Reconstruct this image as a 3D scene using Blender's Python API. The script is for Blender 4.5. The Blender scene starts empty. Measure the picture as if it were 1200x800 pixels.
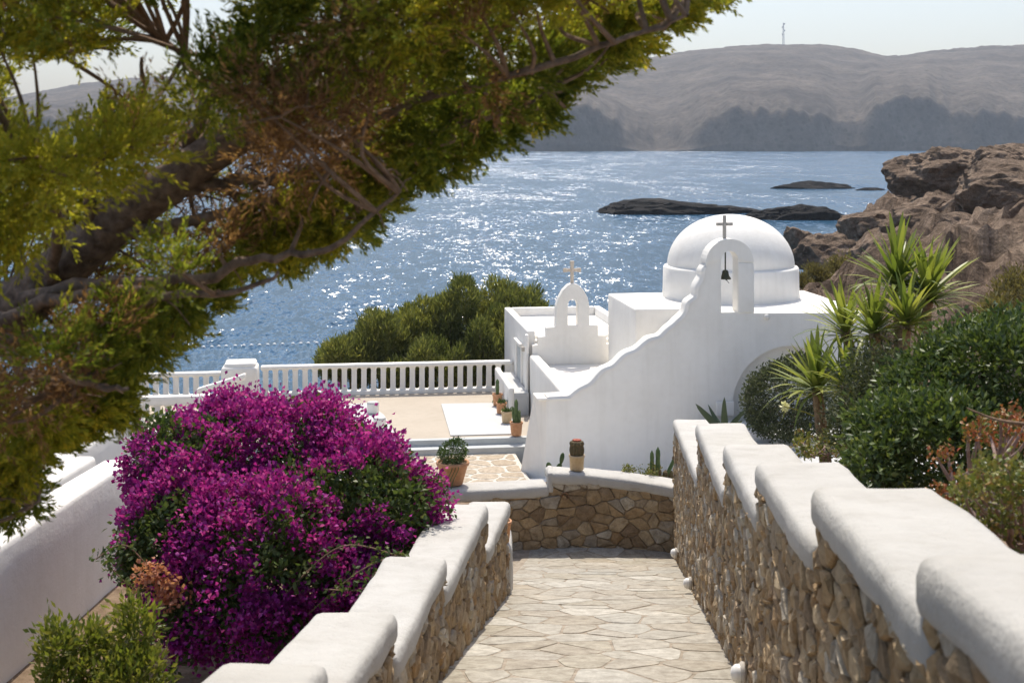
import bpy, bmesh, math, random
import numpy as np
from mathutils import Vector, Matrix, noise
from mathutils.geometry import tessellate_polygon

random.seed(7)
rng = np.random.default_rng(7)
sc = bpy.context.scene
R = math.radians

# ------------------------------------------------------------------ camera
H = 12.0                      # eye height above the sea
FPX = 1500.0                  # focal length in photo pixels (1200 wide)
HOR = 165.0                   # row of the true horizon
cam = bpy.data.cameras.new('camera')
cam_o = bpy.data.objects.new('camera', cam)
sc.collection.objects.link(cam_o)
cam_o.location = (0, 0, H)
cam_o.rotation_euler = (R(90), 0, 0)
cam.sensor_width = 36
cam.lens = 36 * FPX / 1200
cam.shift_y = -(400 - HOR) / 1200
cam.clip_start = 0.1
cam.clip_end = 12000
cam.dof.use_dof = True
cam.dof.focus_distance = 22
cam.dof.aperture_fstop = 4.5
sc.camera = cam_o

# ------------------------------------------------------------------ sky, sun, exposure
SUN_EL, SUN_AZ = 63.0, 2.0    # azimuth from +Y towards +X
world = bpy.data.worlds.new('World')
sc.world = world
world.use_nodes = True
wn = world.node_tree
sky = wn.nodes.new('ShaderNodeTexSky')
sky.sky_type = 'NISHITA'
sky.sun_disc = False
sky.sun_elevation = R(SUN_EL)
sky.sun_rotation = R(SUN_AZ)
sky.altitude = 10
sky.air_density = 1.0
sky.dust_density = 2.8
sky.ozone_density = 0.6
wn.links.new(sky.outputs[0], wn.nodes['Background'].inputs[0])
wn.nodes['Background'].inputs[1].default_value = 0.107
sun = bpy.data.lights.new('sun', 'SUN')
sun.energy = 3.0
sun.angle = R(0.53)
sun.color = (1.0, 0.94, 0.84)
sun_o = bpy.data.objects.new('sun', sun)
sc.collection.objects.link(sun_o)
sd = Vector((math.sin(R(SUN_AZ)) * math.cos(R(SUN_EL)), math.cos(R(SUN_AZ)) * math.cos(R(SUN_EL)), math.sin(R(SUN_EL))))
sun_o.rotation_euler = sd.to_track_quat('Z', 'Y').to_euler()
sun_o.location = (0, 0, 60)
sc.view_settings.view_transform = 'Standard'
sc.view_settings.look = 'None'
sc.view_settings.exposure = 0.70
sc.view_settings.gamma = 1.0
sc.view_settings.use_curve_mapping = False
sc.render.engine = 'CYCLES'
sc.cycles.use_denoising = True
sc.cycles.max_bounces = 8
sc.cycles.transparent_max_bounces = 8
sc.cycles.volume_bounces = 1
sc.cycles.sample_clamp_indirect = 6
sc.cycles.caustics_reflective = False
sc.cycles.caustics_refractive = False

# ------------------------------------------------------------------ helpers
C = sc.collection
def PX(px, py, D):
    """photo pixel at forward distance D -> world point"""
    return Vector(((px - 600) / FPX * D, D, H + (HOR - py) / FPX * D))
def PZ(px, py, z):
    """photo pixel on the level z (world)"""
    D = (z - H) * FPX / (HOR - py)
    return PX(px, py, D)

def link(o, parent=None):
    C.objects.link(o)
    if parent is not None:
        o.parent = parent
    return o
def tag(o, label=None, cat=None, group=None, kind=None):
    if label: o['label'] = label
    if cat: o['category'] = cat
    if group: o['group'] = group
    if kind: o['kind'] = kind
    return o
def thing(name, loc, label, cat, group=None):
    o = bpy.data.objects.new(name, None)
    o.empty_display_size = 0.1
    o.location = loc
    link(o)
    return tag(o, label, cat, group)
def wloc(p):
    l = Vector((0, 0, 0))
    while p is not None:
        l = l + p.location
        p = p.parent
    return l
def obj(name, verts, faces, mat, parent=None, smooth=False, org=None, merge=False):
    """one mesh object from world-space vertices"""
    if parent is not None:
        o0 = wloc(parent)
    else:
        o0 = Vector(org) if org is not None else Vector((0, 0, 0))
    me = bpy.data.meshes.new(name)
    if isinstance(verts, np.ndarray):
        v = verts - np.array(o0)
        f = np.asarray(faces, dtype=np.int32)
        n, k = f.shape
        me.vertices.add(len(v)); me.vertices.foreach_set('co', v.astype(np.float32).ravel())
        me.loops.add(n * k); me.loops.foreach_set('vertex_index', f.ravel())
        me.polygons.add(n)
        me.polygons.foreach_set('loop_start', np.arange(0, n * k, k, dtype=np.int32))
        me.update(calc_edges=True)
    else:
        me.from_pydata([(v[0] - o0.x, v[1] - o0.y, v[2] - o0.z) for v in verts], [], faces)
    bm = None
    if merge:
        bm = bmesh.new(); bm.from_mesh(me)
        bmesh.ops.remove_doubles(bm, verts=bm.verts, dist=1e-4)
        bmesh.ops.recalc_face_normals(bm, faces=bm.faces)
        bm.to_mesh(me); bm.free()
    if smooth:
        me.shade_smooth()
    if mat is not None:
        for m in (mat if isinstance(mat, (list, tuple)) else [mat]):
            me.materials.append(m)
    o = bpy.data.objects.new(name, me)
    if parent is None and org is not None:
        o.location = o0
    return link(o, parent)

class MB:
    def __init__(s): s.v, s.f = [], []
    def add(s, v, f):
        n = len(s.v); s.v += [tuple(p) for p in v]; s.f += [tuple(i + n for i in q) for q in f]
        return s
    def build(s, name, mat, parent=None, smooth=False, org=None, merge=False):
        return obj(name, s.v, s.f, mat, parent, smooth, org, merge)

def axis_pts(h, r, n):
    e = [-h, -h + .12 * r, -h + .4 * r, -h + r]
    m = list(np.linspace(-h + r, h - r, n + 2)[1:-1])
    return e + m + [h - r, h - .4 * r, h - .12 * r, h]
def rbox(hx, hy, hz, r, n=(2, 2, 1), wob=0.0, ws=2.0, seed=0.0):
    r = min(r, hx * .98, hy * .98, hz * .98)
    ax = [axis_pts(hx, r, n[0]), axis_pts(hy, r, n[1]), axis_pts(hz, r, n[2])]
    idx, V, F = {}, [], []
    hs = (hx, hy, hz)
    def vid(p):
        k = (round(p[0], 6), round(p[1], 6), round(p[2], 6))
        if k not in idx:
            q = Vector([max(-hs[i] + r, min(hs[i] - r, p[i])) for i in range(3)])
            d = Vector(p) - q
            nn = d.normalized() if d.length > 1e-9 else Vector((0, 0, 1))
            w = q + nn * r
            if wob:
                w = w + nn * wob * noise.noise(w * ws + Vector((seed, seed * 1.7, 0)))
            idx[k] = len(V); V.append(tuple(w))
        return idx[k]
    for a in range(3):
        b, c = (a + 1) % 3, (a + 2) % 3
        for sgn in (-1, 1):
            for i in range(len(ax[b]) - 1):
                for j in range(len(ax[c]) - 1):
                    q = []
                    for (ii, jj) in ((i, j), (i + 1, j), (i + 1, j + 1), (i, j + 1)):
                        p = [0, 0, 0]; p[a] = sgn * hs[a]; p[b] = ax[b][ii]; p[c] = ax[c][jj]
                        q.append(vid(p))
                    F.append(tuple(q if sgn > 0 else q[::-1]))
    return V, F
def tube(mb, pts, rad, n=8, cap=True):
    pts = [Vector(p) for p in pts]
    if not isinstance(rad, (list, tuple)): rad = [rad] * len(pts)
    base = len(mb.v); up = None
    for i, p in enumerate(pts):
        t = (pts[min(i + 1, len(pts) - 1)] - pts[max(i - 1, 0)])
        if t.length < 1e-9: t = Vector((0, 0, 1))
        t.normalize()
        if up is None:
            up = Vector((0, 0, 1)) if abs(t.z) < .9 else Vector((1, 0, 0))
        a = (up - t * up.dot(t)).normalized(); b = t.cross(a); up = a
        for k in range(n):
            w = 2 * math.pi * k / n
            mb.v.append(tuple(p + (a * math.cos(w) + b * math.sin(w)) * rad[i]))
    for i in range(len(pts) - 1):
        for k in range(n):
            k2 = (k + 1) % n
            mb.f.append((base + i * n + k, base + i * n + k2, base + (i + 1) * n + k2, base + (i + 1) * n + k))
    if cap:
        mb.f.append(tuple(base + k for k in range(n))[::-1])
        e = base + (len(pts) - 1) * n
        mb.f.append(tuple(e + k for k in range(n)))
    return mb
def lathe(mb, prof, c, n=24):
    base = len(mb.v)
    for (r, z) in prof:
        for k in range(n):
            w = 2 * math.pi * k / n
            mb.v.append((c[0] + r * math.cos(w), c[1] + r * math.sin(w), c[2] + z))
    for i in range(len(prof) - 1):
        for k in range(n):
            k2 = (k + 1) % n
            mb.f.append((base + i * n + k, base + i * n + k2, base + (i + 1) * n + k2, base + (i + 1) * n + k))
    return mb
def catmull(pts, n=6):
    pts = [Vector(p) for p in pts]
    out = []
    for i in range(len(pts) - 1):
        p0, p1, p2, p3 = pts[max(i - 1, 0)], pts[i], pts[i + 1], pts[min(i + 2, len(pts) - 1)]
        for k in range(n):
            t = k / n
            out.append(.5 * ((2 * p1) + (p2 - p0) * t + (2 * p0 - 5 * p1 + 4 * p2 - p3) * t * t + (-p0 + 3 * p1 - 3 * p2 + p3) * t ** 3))
    out.append(pts[-1])
    return out
def smoothstep(a, b, x):
    t = max(0, min(1, (x - a) / (b - a))); return t * t * (3 - 2 * t)
def fbm(p, o=4, l=2.1, g=.5):
    s, a = 0, 1
    p = Vector(p)
    for _ in range(o):
        s += a * noise.noise(p); p = p * l; a *= g
    return s

# --- voronoi cells by half-plane clipping (2-D)
def clip(poly, n, d):
    out = []
    for i in range(len(poly)):
        a, b = poly[i], poly[(i + 1) % len(poly)]
        da, db = n[0] * a[0] + n[1] * a[1] - d, n[0] * b[0] + n[1] * b[1] - d
        if da <= 0: out.append(a)
        if (da < 0 < db) or (db < 0 < da):
            t = da / (da - db); out.append((a[0] + (b[0] - a[0]) * t, a[1] + (b[1] - a[1]) * t))
    return out
def cells(seeds, region, sx, sy):
    """voronoi of seeds clipped to convex region polygon; metric scaled by 1/sx, 1/sy"""
    S = [(x / sx, y / sy) for x, y in seeds]
    reg = [(x / sx, y / sy) for x, y in region]
    area = sum(reg[i][0] * reg[(i + 1) % len(reg)][1] - reg[(i + 1) % len(reg)][0] * reg[i][1] for i in range(len(reg)))
    if area < 0: reg = reg[::-1]
    out = []
    for i, s in enumerate(S):
        poly = list(reg)
        for j, q in enumerate(S):
            if i == j: continue
            dx, dy = q[0] - s[0], q[1] - s[1]
            if dx * dx + dy * dy > 16: continue
            poly = clip(poly, (dx, dy), (q[0] ** 2 + q[1] ** 2 - s[0] ** 2 - s[1] ** 2) / 2)
            if len(poly) < 3: break
        if len(poly) >= 3:
            out.append([(x * sx, y * sy) for x, y in poly])
    return out
def seed_grid(x0, x1, y0, y1, dx, dy, jit=.38):
    s, row, y = [], 0, y0
    while y < y1 + dy:
        x = x0 + (dx * .5 if row % 2 else 0)
        while x < x1 + dx:
            s.append((x + random.uniform(-jit, jit) * dx, y + random.uniform(-jit, jit) * dy)); x += dx
        y += dy; row += 1
    return s
def poly_area(p):
    return .5 * sum(p[i][0] * p[(i + 1) % len(p)][1] - p[(i + 1) % len(p)][0] * p[i][1] for i in range(len(p)))
def clean_poly(p, gap, rnd=.22):
    """shrink by the joint and round the corners a little"""
    a = poly_area(p)
    if a < 0: p = p[::-1]; a = -a
    q = []
    for pt in p:
        if not q or math.dist(q[-1], pt) > gap * .9: q.append(pt)
    if len(q) > 2 and math.dist(q[0], q[-1]) < gap * .9: q.pop()
    if len(q) < 3: return None
    reg = list(q)
    for i in range(len(q)):
        a_, b_ = q[i], q[(i + 1) % len(q)]
        dx, dy = b_[0] - a_[0], b_[1] - a_[1]
        l = math.hypot(dx, dy)
        if l < 1e-6: continue
        n = (dy / l, -dx / l)
        reg = clip(reg, n, n[0] * a_[0] + n[1] * a_[1] - gap / 2)
        if len(reg) < 3: return None
    q = []
    for i in range(len(reg)):
        a_, b_, c_ = reg[i - 1], reg[i], reg[(i + 1) % len(reg)]
        if math.dist(a_, b_) < gap * .5: continue
        k1 = rnd * random.uniform(.5, 1.3); k2 = rnd * random.uniform(.5, 1.3)
        q.append((b_[0] + (a_[0] - b_[0]) * k1, b_[1] + (a_[1] - b_[1]) * k1))
        q.append((b_[0] + (c_[0] - b_[0]) * k2, b_[1] + (c_[1] - b_[1]) * k2))
    return q if len(q) >= 5 else None
def stone_geo(poly, fmap, depth, proud, inset=.16, rough=.006, tilt=.12):
    """poly in 2-D -> a slab with uneven face; fmap(x, y, out) -> world"""
    n = len(poly)
    cx = sum(p[0] for p in poly) / n; cy = sum(p[1] for p in poly) / n
    size = math.sqrt(abs(poly_area(poly)))
    ins = min(.3, inset * .1 / max(size, .05)) if size > .1 else .2
    V = [fmap(p[0], p[1], -depth) for p in poly]
    V += [fmap(p[0], p[1], proud * .45) for p in poly]
    tx, ty = random.uniform(-tilt, tilt), random.uniform(-tilt, tilt)
    for p in poly:
        x, y = p[0] + (cx - p[0]) * ins, p[1] + (cy - p[1]) * ins
        V.append(fmap(x, y, proud + (x - cx) * tx * .6 + (y - cy) * ty * .6 + random.uniform(-rough, rough)))
    V.append(fmap(cx, cy, proud + rough * random.uniform(0, 2)))
    F = []
    for i in range(n):
        j = (i + 1) % n
        F.append((i, j, n + j, n + i)); F.append((n + i, n + j, 2 * n + j, 2 * n + i)); F.append((2 * n + i, 2 * n + j, 3 * n))
    return V, F

# ------------------------------------------------------------------ materials
def mat(name):
    m = bpy.data.materials.new(name); m.use_nodes = True
    nt = m.node_tree; nt.nodes.clear()
    out = nt.nodes.new('ShaderNodeOutputMaterial')
    return m, nt, out
def node(nt, t, **kw):
    n = nt.nodes.new(t)
    for k, v in kw.items():
        if hasattr(n, k): setattr(n, k, v)
        else: n.inputs[k].default_value = v
    return n
def setin(n, **kw):
    for k, v in kw.items(): n.inputs[k.replace('_', ' ')].default_value = v
def ramp(nt, stops, fac=None, interp='LINEAR'):
    r = nt.nodes.new('ShaderNodeValToRGB'); r.color_ramp.interpolation = interp
    e = r.color_ramp.elements
    while len(e) < len(stops): e.new(.5)
    for el, (p, c) in zip(e, stops):
        el.position = p; el.color = (*c, 1)
    if fac is not None: nt.links.new(fac, r.inputs[0])
    return r
def noisen(nt, scale, detail=4, rough=.55, vec=None, dist=0):
    n = nt.nodes.new('ShaderNodeTexNoise')
    n.inputs['Scale'].default_value = scale; n.inputs['Detail'].default_value = detail
    n.inputs['Roughness'].default_value = rough; n.inputs['Distortion'].default_value = dist
    if vec is not None: nt.links.new(vec, n.inputs['Vector'])
    return n
def geo_pos(nt):
    g = nt.nodes.new('ShaderNodeNewGeometry'); return g
def mix(nt, a, b, fac, mode='MIX'):
    m = nt.nodes.new('ShaderNodeMix'); m.data_type = 'RGBA'; m.blend_type = mode
    for sock, v in ((m.inputs[0], fac), (m.inputs[6], a), (m.inputs[7], b)):
        if isinstance(v, bpy.types.NodeSocket): nt.links.new(v, sock)
        elif isinstance(v, (int, float)): sock.default_value = v
        else: sock.default_value = (*v, 1)
    return m.outputs[2]
def math_n(nt, op, a, b=None, c=None):
    m = nt.nodes.new('ShaderNodeMath'); m.operation = op
    for i, v in enumerate((a, b, c)):
        if v is None: continue
        if isinstance(v, bpy.types.NodeSocket): nt.links.new(v, m.inputs[i])
        else: m.inputs[i].default_value = v
    return m.outputs[0]
def rand_id(nt):
    """a value that differs per object and per loose piece"""
    oi = nt.nodes.new('ShaderNodeObjectInfo'); g = nt.nodes.new('ShaderNodeNewGeometry')
    s = math_n(nt, 'ADD', oi.outputs['Random'], g.outputs['Random Per Island'])
    return math_n(nt, 'FRACT', s)
def bump(nt, hgt, strength, dist):
    b = nt.nodes.new('ShaderNodeBump'); b.inputs['Strength'].default_value = strength; b.inputs['Distance'].default_value = dist
    nt.links.new(hgt, b.inputs['Height']); return b.outputs[0]
def principled(nt, out, col, rough=.8, spec=.3, normal=None):
    p = nt.nodes.new('ShaderNodeBsdfPrincipled')
    if isinstance(col, bpy.types.NodeSocket): nt.links.new(col, p.inputs['Base Color'])
    else: p.inputs['Base Color'].default_value = (*col, 1)
    if isinstance(rough, bpy.types.NodeSocket): nt.links.new(rough, p.inputs['Roughness'])
    else: p.inputs['Roughness'].default_value = rough
    p.inputs['Specular IOR Level'].default_value = spec
    if normal is not None: nt.links.new(normal, p.inputs['Normal'])
    nt.links.new(p.outputs[0], out.inputs[0])
    return p

def m_plaster(name, base=(.87, .84, .785), stain=(.64, .60, .53), amt=.3, bs=1.0):
    m, nt, out = mat(name)
    g = geo_pos(nt); P = g.outputs['Position']
    n1 = noisen(nt, .9, 5, .6, P); n2 = noisen(nt, 7, 4, .6, P); n3 = noisen(nt, 42, 6, .7, P)
    f = ramp(nt, [(.42, (0, 0, 0)), (.75, (1, 1, 1))], n1.outputs[0]).outputs[0]
    f2 = ramp(nt, [(.45, (0, 0, 0)), (.8, (1, 1, 1))], n2.outputs[0]).outputs[0]
    c = mix(nt, base, stain, math_n(nt, 'MULTIPLY', f, amt))
    c = mix(nt, c, stain, math_n(nt, 'MULTIPLY', f2, amt * .5))
    mpv = nt.nodes.new('ShaderNodeMapping'); mpv.inputs['Scale'].default_value = (5, 5, .35); nt.links.new(P, mpv.inputs[0])
    n4 = noisen(nt, 1.0, 5, .6, mpv.outputs[0])
    f4 = ramp(nt, [(.5, (0, 0, 0)), (.8, (1, 1, 1))], n4.outputs[0]).outputs[0]
    c = mix(nt, c, stain, math_n(nt, 'MULTIPLY', f4, amt * .9))
    hgt = math_n(nt, 'ADD', math_n(nt, 'MULTIPLY', n2.outputs[0], 1.0), math_n(nt, 'MULTIPLY', n3.outputs[0], .55))
    principled(nt, out, c, .85, .2, bump(nt, hgt, .35 * bs, .02))
    return m
M = {}
M['plaster'] = m_plaster('whitewash')
M['coping'] = m_plaster('coping_whitewash', (.51, .494, .462), (.33, .305, .265), .45, 2.6)
M['floorwhite'] = m_plaster('floor_whitewash', (.55, .55, .54), (.43, .42, .40), .4, .6)
M['terrace'] = m_plaster('terrace_screed', (.46, .40, .325), (.37, .315, .25), .5, .5)
M['greystep'] = m_plaster('grey_paint', (.50, .52, .52), (.38, .39, .38), .4, .6)

def m_stone(name, stops, bs=.6, rough=.85):
    m, nt, out = mat(name)
    g = geo_pos(nt); P = g.outputs['Position']
    r = rand_id(nt)
    c = ramp(nt, stops, r).outputs[0]
    n1 = noisen(nt, 9, 5, .65, P); n2 = noisen(nt, 45, 5, .65, P); n3 = noisen(nt, 2.2, 3, .5, P)
    dark = ramp(nt, [(.3, (.5, .47, .43)), (.6, (1, 1, 1)), (.8, (1.22, 1.17, 1.08))], n1.outputs[0]).outputs[0]
    c = mix(nt, c, dark, .85, 'MULTIPLY')
    d2 = ramp(nt, [(.35, (.72, .7, .66)), (.6, (1, 1, 1))], n2.outputs[0]).outputs[0]
    c = mix(nt, c, d2, .7, 'MULTIPLY')
    hgt = math_n(nt, 'ADD', n1.outputs[0], math_n(nt, 'MULTIPLY', n2.outputs[0], .4))
    principled(nt, out, c, rough, .25, bump(nt, hgt, bs, .03))
    return m
M['stone'] = m_stone('rubble_stone', [(0, (.36, .235, .12)), (.2, (.47, .345, .20)), (.4, (.27, .19, .115)), (.55, (.50, .39, .25)),
                                       (.7, (.38, .28, .17)), (.85, (.40, .35, .28)), (.97, (.58, .51, .40)), (1, (.30, .195, .105))], .8)
M['mortar'] = m_stone('wall_mortar', [(0, (.33, .25, .16)), (1, (.36, .275, .18))], .9)
M['paving'] = m_stone('crazy_paving', [(0, (.40, .36, .285)), (.25, (.45, .42, .36)), (.45, (.38, .335, .265)), (.6, (.43, .39, .325)),
                                        (.75, (.41, .39, .34)), (.9, (.54, .51, .445)), (1, (.40, .345, .265))], .18, .6)
M['joint'] = m_stone('paving_joint', [(0, (.37, .315, .25)), (1, (.40, .34, .27))], .4)
M['patio_stone'] = m_stone('patio_stone', [(0, (.47, .385, .285)), (.5, (.52, .435, .335)), (1, (.46, .375, .275))], .2, .7)
M['patio_joint'] = m_stone('patio_joint', [(0, (.70, .66, .59)), (1, (.72, .68, .61))], .2)

def m_plain(name, c1, c2, scale=6, rough=.8, bs=.3, bd=.02, spec=.3, metal=0, lo=.35, hi=.65):
    m, nt, out = mat(name)
    g = geo_pos(nt); n1 = noisen(nt, scale, 5, .6, g.outputs['Position'])
    c = ramp(nt, [(lo, c1), (hi, c2)], n1.outputs[0]).outputs[0]
    p = principled(nt, out, c, rough, spec, bump(nt, n1.outputs[0], bs, bd))
    p.inputs['Metallic'].default_value = metal
    return m
M['terracotta'] = m_plain('terracotta', (.50, .24, .12), (.62, .34, .19), 14)
M['tan_pot'] = m_plain('tan_clay', (.52, .38, .22), (.62, .48, .31), 14)
M['soil'] = m_plain('soil', (.13, .085, .05), (.24, .17, .11), 5, .95, .8, .05)
M['bark'] = m_plain('bark', (.10, .068, .05), (.27, .19, .14), 22, .9, .9, .02)
M['twig'] = m_plain('dry_twig', (.15, .095, .06), (.26, .17, .11), 25, .9, .4)
M['cross'] = m_plain('weathered_stone', (.55, .46, .37), (.68, .59, .49), 18)
M['crossgrey'] = m_plain('weathered_wood', (.42, .385, .33), (.56, .51, .45), 25)
M['bronze'] = m_plain('aged_bronze', (.045, .05, .03), (.10, .095, .06), 12, .5, .2, .01, .5, .6)
M['lampwhite'] = m_plain('lamp_glass', (.75, .73, .68), (.82, .8, .76), 8, .35, .05)
M['metal'] = m_plain('painted_steel', (.55, .55, .56), (.65, .65, .66), 8, .5, .05)
M['cactus'] = m_plain('cactus_skin', (.055, .10, .035), (.12, .17, .06), 14, .6, .3)
M['cactusbrown'] = m_plain('cactus_spines', (.10, .10, .045), (.20, .13, .07), 45, .8, .9)
M['redspine'] = m_plain('red_spines', (.28, .06, .04), (.40, .12, .07), 40, .8, .9)
M['yuccatrunk'] = m_plain('yucca_trunk', (.20, .13, .075), (.42, .30, .18), 30, .9, 1, .03)
M['jadestem'] = m_plain('jade_stem', (.22, .14, .115), (.36, .26, .22), 20, .8, .5)
M['buoy'] = m_plain('buoy', (.7, .7, .68), (.8, .8, .78), 5, .5, .05)

def m_leaf(name, stops, trans=.35, rough=.5, tcol=1.3, spec=.3, clump=0.0, cstops=None):
    m, nt, out = mat(name)
    r = rand_id(nt)
    c = ramp(nt, stops, r).outputs[0]
    if clump:
        g = geo_pos(nt); n1 = noisen(nt, clump, 2, .5, g.outputs['Position'])
        k = ramp(nt, cstops, n1.outputs[0]).outputs[0]
        c = mix(nt, c, k, 1.0, 'MULTIPLY')
    p = principled(nt, out, c, rough, spec)
    t = nt.nodes.new('ShaderNodeBsdfTranslucent')
    tc = mix(nt, c, (tcol, tcol * 1.02, tcol * .6), 1.0, 'MULTIPLY')
    nt.links.new(tc, t.inputs[0])
    ms = nt.nodes.new('ShaderNodeMixShader'); ms.inputs[0].default_value = trans
    nt.links.new(p.outputs[0], ms.inputs[1]); nt.links.new(t.outputs[0], ms.inputs[2])
    nt.links.new(ms.outputs[0], out.inputs[0])
    return m
CS = [(.35, (.62, .7, .6)), (.5, (1, 1, 1)), (.65, (1.5, 1.3, .9))]
M['cypress'] = m_leaf('cypress_leaf', [(0, (.12, .155, .026)), (.5, (.225, .245, .04)), (1, (.37, .335, .055))], .55, .6, 1.5, .2, 1.7, CS)
M['cypyellow'] = m_leaf('cypress_leaf_sunlit', [(0, (.25, .26, .032)), (.5, (.36, .345, .045)), (1, (.50, .42, .06))], .55, .6, 1.5, .2)  # brighter copy of the cypress leaf, sunlit yellow-green put into its colour
M['cypbrown'] = m_leaf('cypress_leaf_dry', [(0, (.17, .088, .045)), (.5, (.28, .155, .08)), (1, (.40, .235, .125))], .5, .8, 1.2, .1)
M['bract'] = m_leaf('bougainvillea_bract', [(0, (.20, .009, .16)), (.4, (.31, .016, .245)), (.8, (.44, .045, .35)), (1, (.55, .12, .44))], .45, .6, 1.3, .2)
M['bractdry'] = m_leaf('bougainvillea_bract_faded', [(0, (.42, .16, .10)), (1, (.55, .28, .18))], .4, .7)
M['bougleaf'] = m_leaf('bougainvillea_leaf', [(0, (.045, .075, .02)), (.6, (.08, .115, .03)), (1, (.14, .16, .05))], .35, .45)
M['dkleaf'] = m_leaf('glossy_leaf', [(0, (.04, .065, .018)), (.6, (.085, .125, .032)), (.93, (.16, .20, .05)), (1, (.26, .28, .085))], .25, .40, 1.4, .4)
M['dull'] = m_leaf('round_shrub_leaf', [(0, (.04, .052, .022)), (.6, (.075, .088, .042)), (1, (.14, .15, .08))], .25, .5)
M['ylleaf'] = m_leaf('young_leaf', [(0, (.10, .13, .02)), (.5, (.16, .18, .03)), (1, (.25, .23, .05))], .45, .4)
M['tamarisk'] = m_leaf('tamarisk_leaf', [(0, (.075, .092, .03)), (.5, (.135, .15, .048)), (1, (.23, .23, .075))], .4, .6, 1.4, .2, .6,
                       [(.35, (.7, .75, .7)), (.5, (1, 1, 1)), (.65, (1.3, 1.2, .95))])
M['dryshrub'] = m_leaf('dry_shrub_leaf', [(0, (.11, .09, .03)), (.5, (.17, .14, .05)), (1, (.22, .19, .08))], .3, .7)
M['yucca'] = m_leaf('yucca_leaf', [(0, (.12, .165, .032)), (.5, (.21, .25, .05)), (1, (.33, .34, .08))], .35, .4, 1.4, .4)
M['agave'] = m_leaf('agave_leaf', [(0, (.06, .085, .055)), (1, (.09, .12, .08))], .1, .5)
M['jade'] = m_leaf('jade_leaf', [(0, (.14, .16, .04)), (.3, (.26, .16, .05)), (.6, (.38, .10, .05)), (1, (.42, .22, .10))], .2, .45)
M['succ'] = m_leaf('succulent_leaf', [(0, (.10, .13, .03)), (.5, (.18, .19, .04)), (.85, (.26, .24, .06)), (1, (.32, .18, .07))], .2, .45)
M['jadegreen'] = m_leaf('pot_plant_leaf', [(0, (.05, .09, .025)), (1, (.11, .16, .05))], .2, .45)
M['petal'] = m_leaf('white_petal', [(0, (.72, .70, .5)), (1, (.8, .78, .62))], .3, .6)

# rock
def m_rock(name, a, b, c, bs=1.0, sc_=.5, spots=0):
    m, nt, out = mat(name)
    g = geo_pos(nt); P = g.outputs['Position']
    n1 = noisen(nt, sc_, 8, .62, P); n2 = noisen(nt, sc_ * 6, 8, .68, P); n3 = noisen(nt, sc_ * 22, 5, .7, P)
    col = ramp(nt, [(.32, a), (.5, b), (.68, c)], n1.outputs[0]).outputs[0]
    d = ramp(nt, [(.35, (.5, .47, .43)), (.62, (1.15, 1.12, 1.08))], n2.outputs[0]).outputs[0]
    col = mix(nt, col, d, .9, 'MULTIPLY')
    d = ramp(nt, [(.35, (.65, .63, .6)), (.6, (1.1, 1.1, 1.1))], n3.outputs[0]).outputs[0]
    col = mix(nt, col, d, .8, 'MULTIPLY')
    if spots:
        v = nt.nodes.new('ShaderNodeTexVoronoi'); v.inputs['Scale'].default_value = spots; nt.links.new(P, v.inputs['Vector'])
        k = ramp(nt, [(.18, (.42, .46, .36)), (.34, (1, 1, 1))], v.outputs[0]).outputs[0]
        col = mix(nt, col, k, .8, 'MULTIPLY')
    hgt = math_n(nt, 'ADD', math_n(nt, 'ADD', n1.outputs[0], math_n(nt, 'MULTIPLY', n2.outputs[0], .6)), math_n(nt, 'MULTIPLY', n3.outputs[0], .22))
    principled(nt, out, col, .95, .15, bump(nt, hgt, bs, .45))
    return m
M['rock'] = m_rock('brown_rock', (.125, .09, .067), (.245, .182, .136), (.39, .30, .23))
M['wetrock'] = m_rock('sea_rock', (.012, .012, .013), (.022, .022, .023), (.045, .042, .04), 1.0, .3)
M['hill'] = m_rock('dry_hillside', (.045, .037, .032), (.088, .073, .061), (.135, .113, .094), .5, .012, .11)

# sea
m, nt, out = mat('sea_water')
g = geo_pos(nt); P = g.outputs['Position']
mp = nt.nodes.new('ShaderNodeMapping'); mp.inputs['Scale'].default_value = (1.25, .5, 1); mp.inputs['Rotation'].default_value = (0, 0, R(-7))
nt.links.new(P, mp.inputs[0])
w1 = noisen(nt, .8, 2, .5, mp.outputs[0]); w2 = noisen(nt, 3.0, 2, .6, mp.outputs[0]); w3 = noisen(nt, .022, 3, .5, mp.outputs[0])
def vm(op, a, b):
    n = nt.nodes.new('ShaderNodeVectorMath'); n.operation = op
    for i, x in enumerate((a, b)):
        if isinstance(x, bpy.types.NodeSocket): nt.links.new(x, n.inputs[i])
        elif x is not None: n.inputs[i].default_value = x
    return n.outputs[0]
t1 = vm('MULTIPLY', vm('SUBTRACT', w1.outputs['Color'], (.5, .5, .5)), (.8, 2.0, 0))
t2 = vm('MULTIPLY', vm('SUBTRACT', w2.outputs['Color'], (.5, .5, .5)), (1.0, 2.6, 0))
big = math_n(nt, 'MULTIPLY_ADD', ramp(nt, [(.35, (0, 0, 0)), (.65, (1, 1, 1))], w3.outputs[0]).outputs[0], .45, .75)
cb_ = nt.nodes.new('ShaderNodeCombineXYZ')
for i in range(3): nt.links.new(big, cb_.inputs[i])
tilt = vm('MULTIPLY', vm('ADD', t1, t2), cb_.outputs[0])
w4 = noisen(nt, .11, 2, .6, mp.outputs[0]); w5 = noisen(nt, .025, 2, .6, mp.outputs[0])
tilt = vm('ADD', tilt, vm('MULTIPLY', vm('SUBTRACT', w4.outputs['Color'], (.5, .5, .5)), (.5, 1.5, 0)))
tilt = vm('ADD', tilt, vm('MULTIPLY', vm('SUBTRACT', w5.outputs['Color'], (.5, .5, .5)), (.3, 1.1, 0)))
nrm_ = vm('NORMALIZE', vm('ADD', tilt, (0, 0, 1)), None)
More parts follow.
